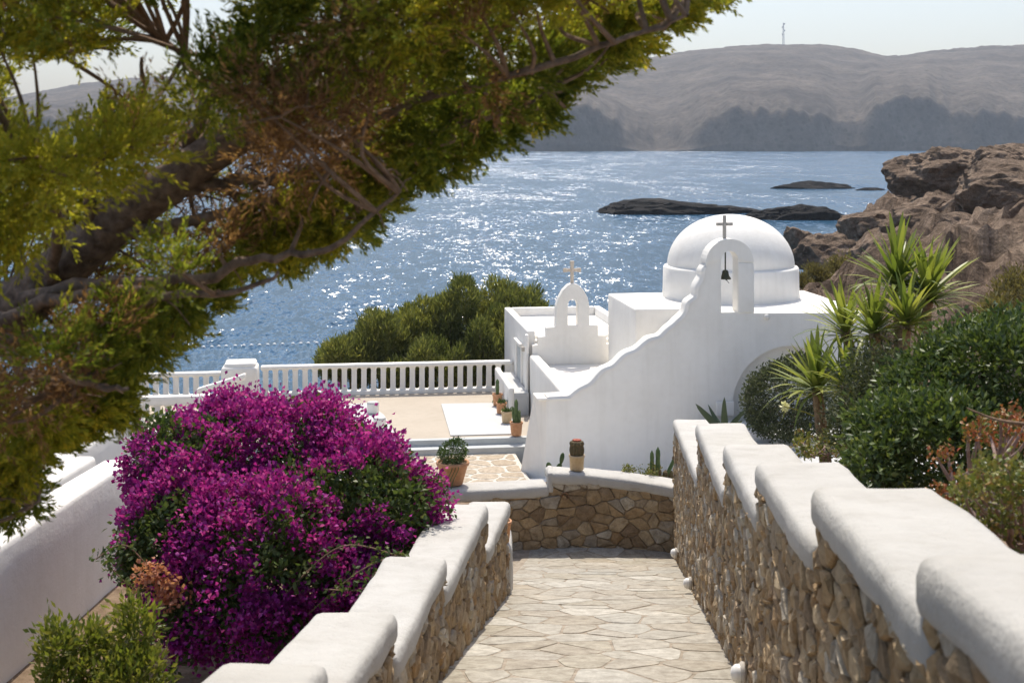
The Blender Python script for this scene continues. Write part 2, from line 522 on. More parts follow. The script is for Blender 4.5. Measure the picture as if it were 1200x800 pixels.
p = principled(nt, out, (.02, .085, .165), .17, .5, nrm_)
p.inputs['IOR'].default_value = 1.333
M['sea'] = m

# ------------------------------------------------------------------ SETTING: sea, hills, hillside
v = [(-3800, -250, 0), (3800, -250, 0), (3800, 3900, 0), (-3800, 3900, 0)]
tag(obj('sea', v, [(0, 1, 2, 3)], M['sea']), kind='structure')

crest = [(-900, 95), (-300, 100), (0, 118), (100, 98), (175, 91), (300, 92), (450, 100), (600, 98), (690, 92), (740, 72), (800, 61), (850, 56), (900, 53), (960, 53),
         (1000, 58), (1040, 68), (1060, 66), (1100, 60), (1150, 56), (1200, 54), (1300, 52), (1500, 60), (2100, 80)]
def crest_py(px):
    for (a, ya), (b_, yb) in zip(crest, crest[1:]):
        if a <= px <= b_:
            t = (px - a) / (b_ - a); return ya + (yb - ya) * t
    return 80
cliff = [(-700, 130), (-200, 135), (0, 128), (120, 138), (300, 125), (450, 132), (560, 122), (600, 115), (680, 118), (720, 134), (745, 149), (770, 160), (800, 150), (830, 135), (860, 127), (900, 125), (950, 129),
         (985, 137), (1005, 136), (1030, 116), (1060, 108), (1085, 108), (1100, 118), (1120, 128), (1150, 125), (1200, 133), (1300, 120), (1500, 130), (2000, 120)]
def cliff_py(px):
    for (a, ya), (b_, yb) in zip(cliff, cliff[1:]):
        if a <= px <= b_:
            t = (px - a) / (b_ - a); t = t * t * (3 - 2 * t); return ya + (yb - ya) * t
    return 130
def hill_mesh():
    NA, NR = 900, 130
    V, F = [], []
    for i in range(NA + 1):
        px = -600 + 2400 * i / NA
        a = (px - 600) / FPX
        Rs = 1430 + 60 * noise.noise((px * .006, 3.1, 0)) + 35 * noise.noise((px * .02, 7.7, 0)) + (px - 600) * .12
        cp = cliff_py(px) + 4 * noise.noise((px * .025, 5.3, 0)) + 2 * noise.noise((px * .07, 2.3, 0))
        cl = max(6, H + (HOR - cp) / FPX * (Rs + 20))
        # gullies that open the cliff
        gul = .3 * math.exp(-((px - 772) / 26) ** 2)
        Rc = 2350
        hc = H + (HOR - crest_py(px)) / FPX * Rc
        for j in range(NR + 1):
            t = j / NR
            r = Rs + (2700 - Rs) * t ** 1.7
            d = r - Rs
            cw = 24 + 170 * gul
            h1 = cl * smoothstep(-8, cw, d) * (1 - .55 * gul * (1 - smoothstep(0, 400, d)))
            s = min(1, max(0, (r - Rs - 30) / (Rc - Rs - 30)))
            h = h1 + (hc - cl) * (s ** .85)
            if r > Rc: h = hc - (r - Rc) * .12
            p = Vector((a * r, r, 0))
            nz = fbm(p * .0035, 3) * 8 * smoothstep(10, 240, d) * (1 - .85 * smoothstep(Rc - 350, Rc - 30, r)) + (1 - abs(noise.noise(p * .02))) * 2.5 * smoothstep(5, 60, d) - 2
            p2 = p * .016
            nz += (1 - 2 * abs(noise.noise(p2))) * 1.8 * smoothstep(20, 120, d) + (1 - 2 * abs(noise.noise(p2 * 2.7))) * 1.5 + noise.noise(p2 * 7) * .9
            rill = (1 - abs(noise.noise(Vector((px * .045, h * .012, 2))))) * 5 * smoothstep(0, 30, d) * (1 - smoothstep(30, 110, d))
            if d < 120: h += 5 * noise.noise(Vector((px * .11, h * .05, 4))) * smoothstep(2, 20, d) * (1 - smoothstep(40, 120, d))
            h = h + nz * (.2 if r > Rc else 1) - rill * .7
            if j == 0: h = -3
            V.append((a * r, r, h))
    for i in range(NA):
        for j in range(NR):
            k = i * (NR + 1) + j
            F.append((k, k + NR + 1, k + NR + 2, k + 1))
    return V, F
V, F = hill_mesh()
tag(obj('far_hills', V, F, M['hill'], smooth=True), kind='structure')

coast = [(2.6, 44.5), (8, 50), (14.6, 64), (23, 95), (31.5, 132), (52, 172), (80, 225), (140, 300)]
def coast_x(y):
    if y <= coast[0][1]: return coast[0][0] - (coast[0][1] - y) * .02
    for (xa, ya), (xb, yb) in zip(coast, coast[1:]):
        if ya <= y <= yb: return xa + (xb - xa) * (y - ya) / (yb - ya)
    return coast[-1][0]
def rock_h(x, y):
    d = (x - coast_x(y)) * .9
    base = 11.3 * (1 - math.exp(-max(d, 0) / 10.5)) if d > 0 else d * .6
    near = smoothstep(24, 40, y)
    p = Vector((x, y, 0))
    rid = 1 - abs(noise.noise(p * .11 + Vector((4, 0, 0)))) * 2
    amp = smoothstep(-2, 6, d) * (.35 + .65 * near)
    h = base + amp * (1.5 * rid + 1.1 * fbm(p * .25, 4) + .35 * (1 - 2 * abs(noise.noise(p * .75))) + .22 * fbm(p * 1.7, 4))
    if y < 190:
        dv, _ = noise.voronoi(Vector((x * .34 + .3 * noise.noise(p * .4), y * .26, 0)))
        h += amp * (1.5 * min(.55, dv[1] - dv[0]) - .35) * 1.25
        dv, _ = noise.voronoi(Vector((x * 1.0, y * .8, 0)))
        h += amp * (min(.5, dv[1] - dv[0]) - .2) * .55
    st = .9
    q = math.floor(h / st) * st
    h = h * .72 + (q + st * smoothstep(.35, .75, (h - q) / st)) * .28
    return h - .5 * (1 - near)
def hillside():
    V, F = [], []
    NX, NY = 260, 240
    ys = [25 + 275 * (j / NY) ** 1.55 for j in range(NY + 1)]
    for y in ys:
        cx = coast_x(y)
        w = 10 + y * .42
        for i in range(NX + 1):
            x = cx - 3 + (w + 3) * (i / NX) ** 1.15
            V.append((x, y, rock_h(x, y)))
    for j in range(NY):
        for i in range(NX):
            k = j * (NX + 1) + i
            F.append((k, k + 1, k + NX + 2, k + NX + 1))
    return V, F
V, F = hillside()
tag(obj('rocky_hillside', V, F, M['rock'], smooth=False), kind='structure')

def boulder(name, c, size, mt, label, cat, seed, group=None, sub=4, jag=.35, flat=.25):
    bm = bmesh.new()
    bmesh.ops.create_icosphere(bm, subdivisions=sub, radius=1)
    s = Vector((seed * 3.1, seed * 1.7, seed * .9))
    rr_ = random.Random(seed)
    planes = [(Vector((rr_.gauss(0, 1), rr_.gauss(0, 1), rr_.gauss(0, 1))).normalized(), rr_.uniform(.68, 1.0)) for _ in range(22)]
    V = []
    for v_ in bm.verts:
        p = v_.co.copy()
        rr = 1.25
        for (pn, pd) in planes:
            k_ = pn.dot(p)
            if k_ > .05: rr = min(rr, pd / k_)
        d = rr * .98 + jag * .35 * noise.noise(p * 1.1 + s) + jag * .22 * (1 - 2 * abs(noise.noise(p * 2.6 + s))) + jag * .16 * noise.noise(p * 5.5 + s) + jag * .12 * noise.noise(p * 12 + s)
        cell = noise.cell_vector(p * 1.6 + s)
        p = p * (d + .07 * (cell.x - .5))
        if p.z < -flat: p.z = -flat + (p.z + flat) * .3
        v_.co = Vector((p.x * size[0], p.y * size[1], p.z * size[2]))
    V = [tuple(Vector(c) + v_.co) for v_ in bm.verts]
    F = [tuple(q.index for q in f.verts) for f in bm.faces]
    bm.free()
    o = obj(name, V, F, mt, org=c)
    return tag(o, label, cat, group)

# islets
def islet(pxc, pyc, wpx, hpx, seed, label, depthf=.35):
    p = PZ(pxc, pyc, 0)
    w = wpx / 2 / FPX * p.y; h = hpx / FPX * p.y
    return boulder('sea_islet', (p.x, p.y, -.15 * h), (w, w * depthf, h * 1.0), M['wetrock'], label, 'islet', seed, sub=5, jag=.33, flat=.15)
islet(785, 250, 196, 20, 1.3, 'long low black rock islet between the dome and the far cliffs')
islet(940, 257, 142, 23, 2.2, 'dark rounded rock islet beside the brown shore rocks')
islet(962, 221, 104, 9, 3.6, 'thin black reef breaking the water beyond the islets', .25)
islet(1020, 223, 42, 4, 4.1, 'tiny low reef tip off the brown rocks', .3)

# crags and boulders on the shore
def on_hill(x, y, dz=0): return (x, y, rock_h(x, y) + dz)
crags = [
    (PX(1104, 207, 105), (4.4, 4.0, 2.7), 'big overhanging brown crag standing out against the sea'),
    (PX(1176, 200, 96), (3.5, 3.5, 2.2), 'dark square crag on top of the headland ridge'),
    (PX(1215, 240, 82), (5.0, 4, 2.9), 'broad tilted rock slab below the headland ridge'),
    (PX(1150, 300, 62), (2.6, 2.4, 1.9), 'brown pitted boulder halfway down the rocky slope'),
    (PX(1012, 268, 112), (2.6, 2.4, 1.8), 'brown knuckle of rock above the surf line'),
    (PX(965, 300, 92), (2.4, 2.0, 1.6), 'grey brown boulder at the foot of the shore rocks'),
    (PX(935, 284, 100), (1.3, 1.2, 1.3), 'dark round boulder at the water edge next to the dome'),
    (PX(1040, 300, 78), (2.3, 2.0, 1.3), 'dark split boulder behind the yucca leaves'),
    (PX(1195, 300, 55), (2.2, 2.0, 1.7), 'crumbly brown boulder with a shadowed hollow beneath'),
    (PX(1085, 258, 90), (3.0, 2.5, 1.6), 'long brown ledge of rock under the overhanging crag'),
]
for i, (c, s, lab) in enumerate(crags):
    boulder('rock_crag' if i < 3 else 'boulder', c, s, M['rock'], lab, 'rock', 10 + i * 1.37, sub=5 if i < 3 else 4, jag=.42, flat=.5)

for i in range(26):
    y = random.uniform(46, 118); x = coast_x(y) + random.uniform(-.5, 9) + y * .02
    r_ = random.uniform(.35, 1.0) * (.6 + y / 120)
    boulder('boulder', (x, y, rock_h(x, y) + r_ * .15), (r_ * random.uniform(.8, 1.4), r_, r_ * random.uniform(.6, 1)), M['rock'], 'loose brown stone lying on the rocky slope above the water', 'rock', 40 + i * 1.9, 'loose stones on the rocky slope', sub=3, jag=.4, flat=.5)

# antenna mast on the far ridge
r_ = 2340
mp_ = PX(918, 54, r_); top = PX(918, 27, r_)
mast = thing('antenna_mast', mp_, 'thin lattice antenna mast on the crest of the far ridge', 'mast')
mb = MB()
for k in range(3):
    a = 2 * math.pi * k / 3
    tube(mb, [mp_ + Vector((2.2 * math.cos(a), 2.2 * math.sin(a), -4)), top + Vector((.7 * math.cos(a), .7 * math.sin(a), 0))], .35, 5)
for q in range(9):
    z0, z1 = q / 9, (q + 1) / 9
    for k in range(3):
        a0, a1 = 2 * math.pi * k / 3, 2 * math.pi * (k + 1) / 3
        p0 = mp_.lerp(top, z0) + Vector((math.cos(a0), math.sin(a0), 0)) * (2.2 - 1.5 * z0)
        p1 = mp_.lerp(top, z1) + Vector((math.cos(a1), math.sin(a1), 0)) * (2.2 - 1.5 * z1)
        tube(mb, [p0, p1], .22, 4)
lat = mb.build('lattice', M['metal'], mast)
mb = MB()
for q, (f, s) in enumerate(((.95, 1), (.8, -1), (.66, 1), (.5, -1))):
    c = mp_.lerp(top, f) + Vector((s * 2.0, -1.2, 0))
    lathe(mb, [(0, -1.3), (1.1, -1.3), (1.2, 0), (1.1, 1.3), (0, 1.3)], c, 10)
    mb.build('antenna_panel', M['metal'], lat); mb = MB()

# ------------------------------------------------------------------ path, landing, ground
SL = .2433                                  # fall of the path per metre
def gz(y): return H - 1.6 - SL * y
WD = .0836                                  # plan drift of the path to the right
def xr(y): return .866 + WD * y             # face of the uphill wall on the right
def xl(y): return -1.266 + WD * y           # face of the wall on the left
YE = 19.45                                  # where the ramp meets the landing
ZL = gz(YE)

def path_base():
    V, F = [], []
    ys = list(np.linspace(-2, YE, 40))
    for y in ys:
        V.append((xl(y) - .2, y, gz(y))); V.append((xr(y) + .2, y, gz(y)))
    for i in range(len(ys) - 1): F.append((2 * i, 2 * i + 1, 2 * i + 3, 2 * i + 2))
    n = len(V)
    V += [(-5, YE, ZL), (3.2, YE, ZL), (3.2, 21.2, ZL), (-5, 21.2, ZL), (-5, 16.3, ZL), (xl(YE) - .2, 16.3, ZL - .002), (xl(YE) - .2, YE, ZL - .002)]
    F += [(n, n + 1, n + 2, n + 3), (n, n + 4, n + 5, n + 6)]
    return V, F
V, F = path_base()
path = tag(obj('path', V, F, M['joint']), kind='structure')
def pmap(x, y, o):
    z = gz(y) if y < YE else ZL
    return (x, y, z + o)
s = seed_grid(-1.6, 3.4, 7.2, 20.6, .44, .50, .46)
s = [(x + .0836 * y - .6, y) for x, y in s]
reg = [(xl(7.4) - .12, 7.4), (xr(7.4) + .12, 7.4), (xr(20.7) + .12, 20.7), (xl(20.7) - .12 - .0, 20.7)]
pieces = []
for c in cells(s, reg, .44, .50):
    q = clean_poly(c, random.uniform(.016, .030), .14)
    if q: pieces.append(q)
pieces.sort(key=lambda q: min(p[1] for p in q))
st = MB()
for i, q in enumerate(pieces):
    V, F = stone_geo(q, pmap, .012, random.uniform(.002, .006), .05, .001, .012)
    if i < 295: obj('paving_stone', V, F, M['paving'], path)
    else: st.add(V, F)
if st.v: tag(st.build('far_paving_stones', M['paving'], path), kind='stuff')

# ------------------------------------------------------------------ stone walls with white copings
def cap_piece(fwd0, fwd1, width, z0, z1, xface, side, t=.15, over=.035, seed=0., n=10):
    """coping slab between forward distances fwd0..fwd1; top z0..z1; side +1 = wall body to the right of xface"""
    L = (fwd1 - fwd0) / 2
    V, F = rbox(width / 2 + over, L, t / 2, .058, (5, n, 1), .014, 3.2, seed)
    out = []
    for x, y, z in V:
        yy = (fwd0 + fwd1) / 2 + y
        k = (yy - fwd0) / (fwd1 - fwd0)
        zc = z0 + (z1 - z0) * k - t / 2
        # painted lip creeping down over the stones
        if z < 0 and abs(x) > width / 2 - .02:
            z -= .035 + .03 * noise.noise((yy * 2.3, seed, 1))
        out.append((xface(yy) + side * width / 2 + x, yy, zc + z))
    return out, F

def stone_wall(name, label, secs, xface, side, width, sx, sz, limit, gnd, depth=.10):
    """secs: (near y, far y, near top z, far top z)"""
    yb = secs[0][0]
    root = thing(name, (xface(yb) + side * width / 2, yb, gnd(yb)), label, 'wall')
    stones = []
    body = MB()
    for k, (y0, y1, z0, z1) in enumerate(secs):
        nrm = Vector((-side, side * WD, 0)).normalized()
        g0, g1 = gnd(y0) - .35, gnd(y1) - .35
        xa, xb = xface(y0), xface(y1)
        w = side * width
        ins = side * .004
        yy0 = y0 + .004 * k
        V = [(xa + ins, yy0, g0), (xb + ins, y1, g1), (xb + ins, y1, z1 - .1), (xa + ins, yy0, z0 - .1),
             (xa + w - ins, yy0, g0), (xb + w - ins, y1, g1), (xb + w - ins, y1, z1 - .1), (xa + w - ins, yy0, z0 - .1)]
        body.add(V, [(0, 1, 2, 3), (5, 4, 7, 6), (4, 0, 3, 7), (1, 5, 6, 2), (3, 2, 6, 7), (4, 5, 1, 0)])
        reg = [(y0, gnd(y0) - .03), (y1, gnd(y1) - .03), (y1, z1 - .12), (y0, z0 - .12)]
        lo = min(gnd(y0), gnd(y1)) - .1; hi = max(z0, z1)
        for c in cells(seed_grid(y0, y1, lo, hi, sx, sz, .40), reg, sx, sz):
            q = clean_poly(c, random.uniform(.006, .018), .16)
            if not q: continue
            def fm(a, h, o): return (xface(a) - side * o * 1.0, a, h)
            pr = random.uniform(.006, .030)
            stones.append((min(p[0] for p in q) - abs(poly_area(q)) * 12, stone_geo(q, fm, .02, pr, .2, .012)))
        # end of the section that shows above the next one down
        V, F = cap_piece(y0 - .02, y1 + .05, width, z0, z1, xface, side, seed=k * 2.7 + side)
        obj('coping', V, F, M['coping'], root, True)
    body.build('wall_core', M['mortar'], root)
    stones.sort(key=lambda t: t[0])
    st = MB()
    for i, (_, (V, F)) in enumerate(stones):
        if i < limit: obj('stone', V, F, M['stone'], root)
        else: st.add(V, F)
    if st.v: tag(st.build('far_stones', M['stone'], root), kind='stuff')
    print(name, len(stones))
    return root
rs = [  # near, far, near top, far top (relative to the eye)
    (1.0, 3.57, -.80, -1.16), (3.50, 5.54, -1.30, -1.50), (5.60, 7.84, -1.75, -1.97), (7.87, 10.3, -2.25, -2.44),
    (10.4, 13.9, -2.82, -3.07), (13.9, 19.75, -3.62, -4.30)]
stone_wall('stone_wall', 'tall rubble stone wall with stepped white copings below the yucca bed',
           [(a, b_, H + c, H + d) for a, b_, c, d in rs], xr, 1, .48, .195, .125, 298, gz)
ls = [(2.6, 5.42, -1.75, -2.22), (5.42, 7.1, -2.42, -2.62), (7.15, 9.2, -2.86, -2.99), (9.22, 12.0, -3.20, -3.41), (12.15, 14.45, -3.86, -4.08)]
stone_wall('stone_wall', 'low rubble stone wall with stepped white copings beside the magenta bougainvillea',
           [(a, b_, H + c, H + d) for a, b_, c, d in ls], xl, -1, .40, .22, .14, 298, gz)

# white end post of the low wall
V, F = rbox(.2, .42, .5, .07, (2, 3, 3), .02, 3, 4)
c = Vector((xl(15.0) - .185, 15.0, H - 4.62 - .5))
tag(obj('end_block', [tuple(Vector(p) + c) for p in V], F, M['coping'], smooth=True, org=c - Vector((0, 0, .5))),
    'low white plastered block at the foot of the bougainvillea side wall', 'wall block')

# curved end wall
plan = [(3.3, 19.45), (2.7, 19.62), (2.1, 19.82), (1.3, 19.95), (.6, 19.9), (0, 19.8), (-.8, 19.7), (-2, 19.6), (-4.6, 19.5)]
plan = [Vector((x, y, 0)) for x, y in plan]
curve = catmull(plan, 8)
cl = [0]
for a, b_ in zip(curve, curve[1:]): cl.append(cl[-1] + (b_ - a).length)
def on_curve(s_):
    s_ = max(0, min(cl[-1] - 1e-6, s_))
    import bisect
    i = min(bisect.bisect_right(cl, s_) - 1, len(curve) - 2)
    t = (s_ - cl[i]) / (cl[i + 1] - cl[i])
    p = curve[i].lerp(curve[i + 1], t)
    d = (curve[i + 1] - curve[i]).normalized()
    return p, Vector((-d.y, d.x, 0)) * 1.0     # normal
def nrm_cam(s_):
    p, n = on_curve(s_)
    if n.y > 0: n = -n
    return p, n
s_step = next(cl[i] for i in range(len(curve)) if curve[i].x <= .62)
def top_end(s_):
    if s_ < s_step: return H - 5.16 - .25 * (1 - s_ / s_step) ** 1.2
    return H - 5.36 + .02 * math.sin(s_)
ew = thing('stone_wall', (1.2, 20.1, ZL), 'curved rubble stone wall with white coping closing the path below the chapel', 'wall')
body = MB()
def strip(mb, s0, s1, n, off0, off1, z0f, z1f):
    base = len(mb.v)
    for i in range(n + 1):
        s_ = s0 + (s1 - s0) * i / n
        p, nn = nrm_cam(s_)
        for (o, z) in ((off0, z0f(s_)), (off0, z1f(s_)), (off1, z1f(s_)), (off1, z0f(s_))):
            q = p + nn * -o
            mb.v.append((q.x, q.y, z))
    for i in range(n):
        for k in range(4):
            a, b_ = base + i * 4 + k, base + i * 4 + (k + 1) % 4
            mb.f.append((a, b_, b_ + 4, a + 4))
    mb.f.append((base, base + 1, base + 2, base + 3)); e = base + 4 * n
    mb.f.append((e + 3, e + 2, e + 1, e))
strip(body, 0, s_step, 30, .006, .42, lambda s_: ZL - 1.6, lambda s_: top_end(s_) - .1)
strip(body, s_step + .003, cl[-1], 30, .006, .42, lambda s_: ZL - 1.6, lambda s_: top_end(s_) - .1)
body.build('wall_core', M['mortar'], ew)
cnt = 0
s_end = min(cl[-1], s_step + 2.6)
reg = [(.3, ZL - .03), (s_end, ZL - .03), (s_end, H - 5.2), (.3, H - 5.2)]
for cc in cells(seed_grid(.3, s_end, ZL - .1, H - 5.0, .24, .165, .46), reg, .24, .165):
    ms = sum(p[0] for p in cc) / len(cc); mh = sum(p[1] for p in cc) / len(cc)
    if poly_area(cc) < 0: cc = cc[::-1]
    low = ms >= s_step or mh < H - 5.52
    if ms < s_step:
        e0, e1 = top_end(max(0, ms - .15)), top_end(min(s_step - .001, ms + .15))
        k_ = (e1 - e0) / (min(s_step - .001, ms + .15) - max(0, ms - .15))
        cc = clip(cc, (-k_, 1), e0 - k_ * max(0, ms - .15) - .10)
        if not low: cc = clip(cc, (1, 0), s_step)
    if len(cc) >= 3 and (ms >= s_step or max(p[0] for p in cc) > s_step):
        cc = clip(cc, (0, 1), H - 5.36 - .09) if ms >= s_step or low else cc
    if len(cc) < 3: continue
    q = clean_poly(cc, random.uniform(.006, .016), .15)
    if not q: continue
    def fm(a, h, o):
        p, nn = nrm_cam(a); w = p + nn * o
        return (w.x, w.y, h)
    V, F = stone_geo(q, fm, .02, random.uniform(.008, .030), .2, .010)
    obj('stone', V, F, M['stone'], ew); cnt += 1
print('end wall stones', cnt)
for k, (s0, s1) in enumerate(((-.0, s_step + .04), (s_step + .02, cl[-1]))):
    L = (s1 - s0) / 2
    V, F = rbox(.255, L, .075, .06, (4, 26, 1), .02, 3, 3 + k)
    out_ = []
    for x, y, z in V:
        s_ = (s0 + s1) / 2 + y
        p, nn = nrm_cam(s_); w = p - nn * (.22 + x)
        if z < 0 and abs(x) > .2: z -= .03
        zt = top_end(min(s_, s_step - .001) if k == 0 else max(s_, s_step + .001)) - .075
        out_.append((w.x, w.y, zt + z))
    obj('coping', out_, F, M['coping'], ew, True)
V, F = rbox(.05, .25, .16, .04, (1, 2, 2), .01, 3, 9)
p, nn = nrm_cam(s_step)
obj('coping_step', [(p.x + x, p.y + .22 + y, H - 5.31 + z) for x, y, z in V], F, M['coping'], ew, True)
# small drain pipe mouth in the curved wall
mb = MB(); p, nn = nrm_cam(s_step - .22)
c = p + nn * .05; c.z = H - 5.52
tube(mb, [c + Vector((0, .12, 0)), c, ], .055, 12, False); tube(mb, [c + Vector((0, .1, 0)), c + Vector((0, .101, 0))], .05, 12)
mb.build('drain_pipe', M['terracotta'], ew)

# garden soil behind the tall wall
def soil_h(x, y):
    h = H - 1.15 - .205 * y - .35
    return h + .05 * noise.noise((x * 1.5, y * 1.5, 0)) + .02 * max(0, x - xr(y) - 1) + .12 * max(0, x - xr(y) - 3.5)
V, F = [], []
NX, NY = 26, 34
for j in range(NY + 1):
    y = .5 + 14.7 * j / NY
    for i in range(NX + 1):
        x = xr(y) + .46 + 16 * (i / NX) ** 1.6
        V.append((x, y, soil_h(x, y)))
for j in range(NY):
    for i in range(NX):
        k = j * (NX + 1) + i; F.append((k, k + 1, k + NX + 2, k + NX + 1))
tag(obj('garden_bed', V, F, M['soil'], smooth=True), kind='structure')
# retaining wall at the end of the bed
V, F = rbox(4.6, .16, 1.6, .06, (8, 2, 3), .02, 2, 2)
c = Vector((xr(15.3) + .5 + 4.6, 15.35, H - 4.75 - 1.6 + .6))
tag(obj('bed_wall', [tuple(Vector(p) + c) for p in V], F, M['plaster'], smooth=True, org=c - Vector((0, 0, 1.6))),
    'white plastered wall holding the far end of the yucca bed', 'wall')
# white painted forecourt in front of the chapel, right of the tall wall
V = [(2.65, 15.55, H - 6.62), (16, 15.55, H - 6.62), (16, 31.6, H - 6.62), (4.35, 30.2, H - 6.62)]
V += [(x, y, H - 8.6) for x, y, z in V[:4]]
tag(obj('chapel_forecourt', V, [(0, 1, 2, 3), (4, 0, 3, 7), (4, 5, 1, 0), (1, 5, 6, 2), (3, 2, 6, 7)], M['floorwhite']), kind='structure')
# soil behind the curved wall
V = [(.45, 20.2, H - 5.62), (3.0, 20.0, H - 5.62), (3.0, 21.2, H - 5.62), (2.7, 21.6, H - 5.75), (.45, 21.6, H - 5.75)]
V += [(x, y, H - 8.4) for x, y, z in V]
tag(obj('planting_strip', V, [(0, 1, 2, 3, 4), (5, 0, 4, 9), (9, 4, 3, 8), (8, 3, 2, 7)], M['soil']), kind='structure')
# court left of the low wall; dark soil chosen to cut bounced light
V = [(-12, 0, H - 4.6), (xl(0) - .38, 0, H - 4.6), (xl(16.3) - .38, 16.3, H - 4.6), (-12, 16.3, H - 4.6)]
V += [(x, y, H - 8.0) for x, y, z in V]
tag(obj('courtyard_floor', V, [(0, 1, 2, 3), (4, 5, 1, 0), (1, 5, 6, 2), (3, 2, 6, 7), (4, 0, 3, 7)], M['soil']), kind='structure')
# sloping ground below everything down to the shore
V, F = [], []
for j in range(31):
    y = -30 + 86 * j / 30
    for i in range(41):
        x = -45 + 60 * i / 40
        z = 2.2 + .15 * noise.noise((x * .3, y * .3, 0))
        z = z - 5.2 * smoothstep(42, 56, y + .0 * x)
        V.append((x, y, z))
for j in range(30):
    for i in range(40):
        k = j * 41 + i; F.append((k, k + 1, k + 42, k + 41))
tag(obj('shore_ground', V, F, M['rock'], smooth=True), kind='structure')

# ------------------------------------------------------------------ chapel frame
CA = R(7.5); cc_, ss_ = math.cos(CA), math.sin(CA)
def LW(u, v_, z):
    """chapel frame -> world; z relative to the eye"""
    return Vector((.8 + u * cc_ - v_ * ss_, 30 + u * ss_ + v_ * cc_, H + z))
def FU(px, py, v_=0):
    """photo pixel on the upright plane v -> (u, z)"""
    k = (px - 600) / FPX
    # .8 + u c - v s = k (30 + u s + v c)
    u = (k * (30 + v_ * cc_) - .8 + v_ * ss_) / (cc_ - k * ss_)
    D = 30 + u * ss_ + v_ * cc_
    return u, (HOR - py) / FPX * D
def block(u0, u1, v0, v1, z0, z1, r=.05, n=(4, 4, 3), wob=.015, seed=0):
    V, F = rbox((u1 - u0) / 2, (v1 - v0) / 2, (z1 - z0) / 2, r, n, wob, 1.6, seed)
    return [tuple(LW((u0 + u1) / 2 + x, (v0 + v1) / 2 + y, (z0 + z1) / 2 + z)) for x, y, z in V], F
def slab_poly(outline, holes, v0, v1):
    """extrude an upright outline (u, z) with holes from v0 to v1"""
    loops = [[Vector((a, b_, 0)) for a, b_ in lp] for lp in [outline] + holes]
    tris = tessellate_polygon(loops)
    flat = [p for lp in loops for p in lp]
    n = len(flat)
    V = [tuple(LW(p.x, v0, p.y)) for p in flat] + [tuple(LW(p.x, v1, p.y)) for p in flat]
    F = []
    for t in tris:
        F.append(tuple(t)); F.append(tuple(i + n for i in t)[::-1])
    b_ = 0
    for lp in loops:
        m_ = len(lp)
        for i in range(m_):
            j = (i + 1) % m_
            F.append((b_ + i, b_ + j, n + b_ + j, n + b_ + i))
        b_ += m_
    return V, F

chapel = thing('chapel', LW(3.5, 2, -7.9), 'white Cycladic chapel with dome, wavy gable wall and two bell arches', 'chapel')
# --- front wall with the wavy top and the bell arch
wave_px = [(641, 467), (652, 466), (664, 464), (674, 460), (684, 454), (694, 446), (706, 436), (720, 426), (734, 416), (748, 407), (762, 399), (776, 391),
           (788, 382), (798, 371), (807, 358), (814, 346), (819, 334), (823, 322), (827, 311)]
wave = [Vector((*FU(px, py), 0)) for px, py in wave_px]
wave = catmull(wave, 7)
wl = [0.0]
for a, b_ in zip(wave, wave[1:]): wl.append(wl[-1] + (b_ - a).length)
wob_wave = [Vector((p.x - .03 * smoothstep(2.2, 4.5, l) * math.sin(l * 14), p.y + .032 * math.sin(l * 9.5) * smoothstep(0, .5, l), 0)) for p, l in zip(wave, wl)]
uL, zS = FU(828, 308); uR, _ = FU(882, 308)
uC = (uL + uR) / 2; ra = (uR - uL) / 2
_, zT = FU(855, 281)
arch = [(uC + ra * math.cos(math.pi - math.pi * k / 16), zS + (zT - zS) * math.sin(math.pi * k / 16)) for k in range(17)]
uE, zR = FU(884, 367)
uEnd = 8.0
# niche, open at the bottom
nu, nz = FU(925, 476); nr = 1.42
ntop = FU(925, 405)[1]
niche = [(nu + nr * math.cos(math.pi * k / 20), nz + (ntop - nz) * math.sin(math.pi * k / 20)) for k in range(21)]
niche = [p for p in niche if p[0] < uEnd - .1]
outline = [(p.x, p.y) for p in wob_wave] + arch + [(uR + .03, zR), (uEnd, zR - .04), (uEnd, -8.3)]
outline += [(niche[0][0], -8.3)] + niche + [(niche[-1][0], -8.3), (0, -8.3)]
ou0 = FU(845, 304)[0]; ou1 = FU(864.5, 304)[0]; oc = (ou0 + ou1) / 2; orr = (ou1 - ou0) / 2
oz0 = FU(855, 366)[1]; oz1 = FU(855, 304)[1]
hole = [(ou0, oz0), (ou1, oz0)] + [(oc + orr * math.cos(math.pi * k / 10), oz1 + orr * math.sin(math.pi * k / 10)) for k in range(11)]
V, F = slab_poly(outline, [hole[::-1]], 0, .42)
front = obj('front_wall', V, F, M['plaster'], chapel, merge=True)
# rounded beads along the edges
mb = MB(); tube(mb, [LW(p.x, .21, p.y - .02) for p in wob_wave], .0, 8)
mb = MB()
prof = []
for p in wob_wave:
    prof.append(p)
n0 = len(prof)
for i, p in enumerate(prof):                      # pillow-shaped coping that follows the wave
    t = (prof[min(i + 1, n0 - 1)] - prof[max(i - 1, 0)]).normalized()
    nn = Vector((-t.y, t.x, 0))
    for k in range(9):
        a = math.pi * (k / 8)
        vv = .21 - .235 * math.cos(a); hh = .05 * math.sin(a) ** .6 if 0 < k < 8 else -.05
        q = p + nn * (hh + .012 * noise.noise((p.x * 5, k * .2, 0)))
        mb.v.append(tuple(LW(q.x, vv, q.y)))
for i in range(n0 - 1):
    for k in range(8):
        a = i * 9 + k; mb.f.append((a, a + 1, a + 10, a + 9))
mb.build('wave_coping', M['plaster'], front, True)
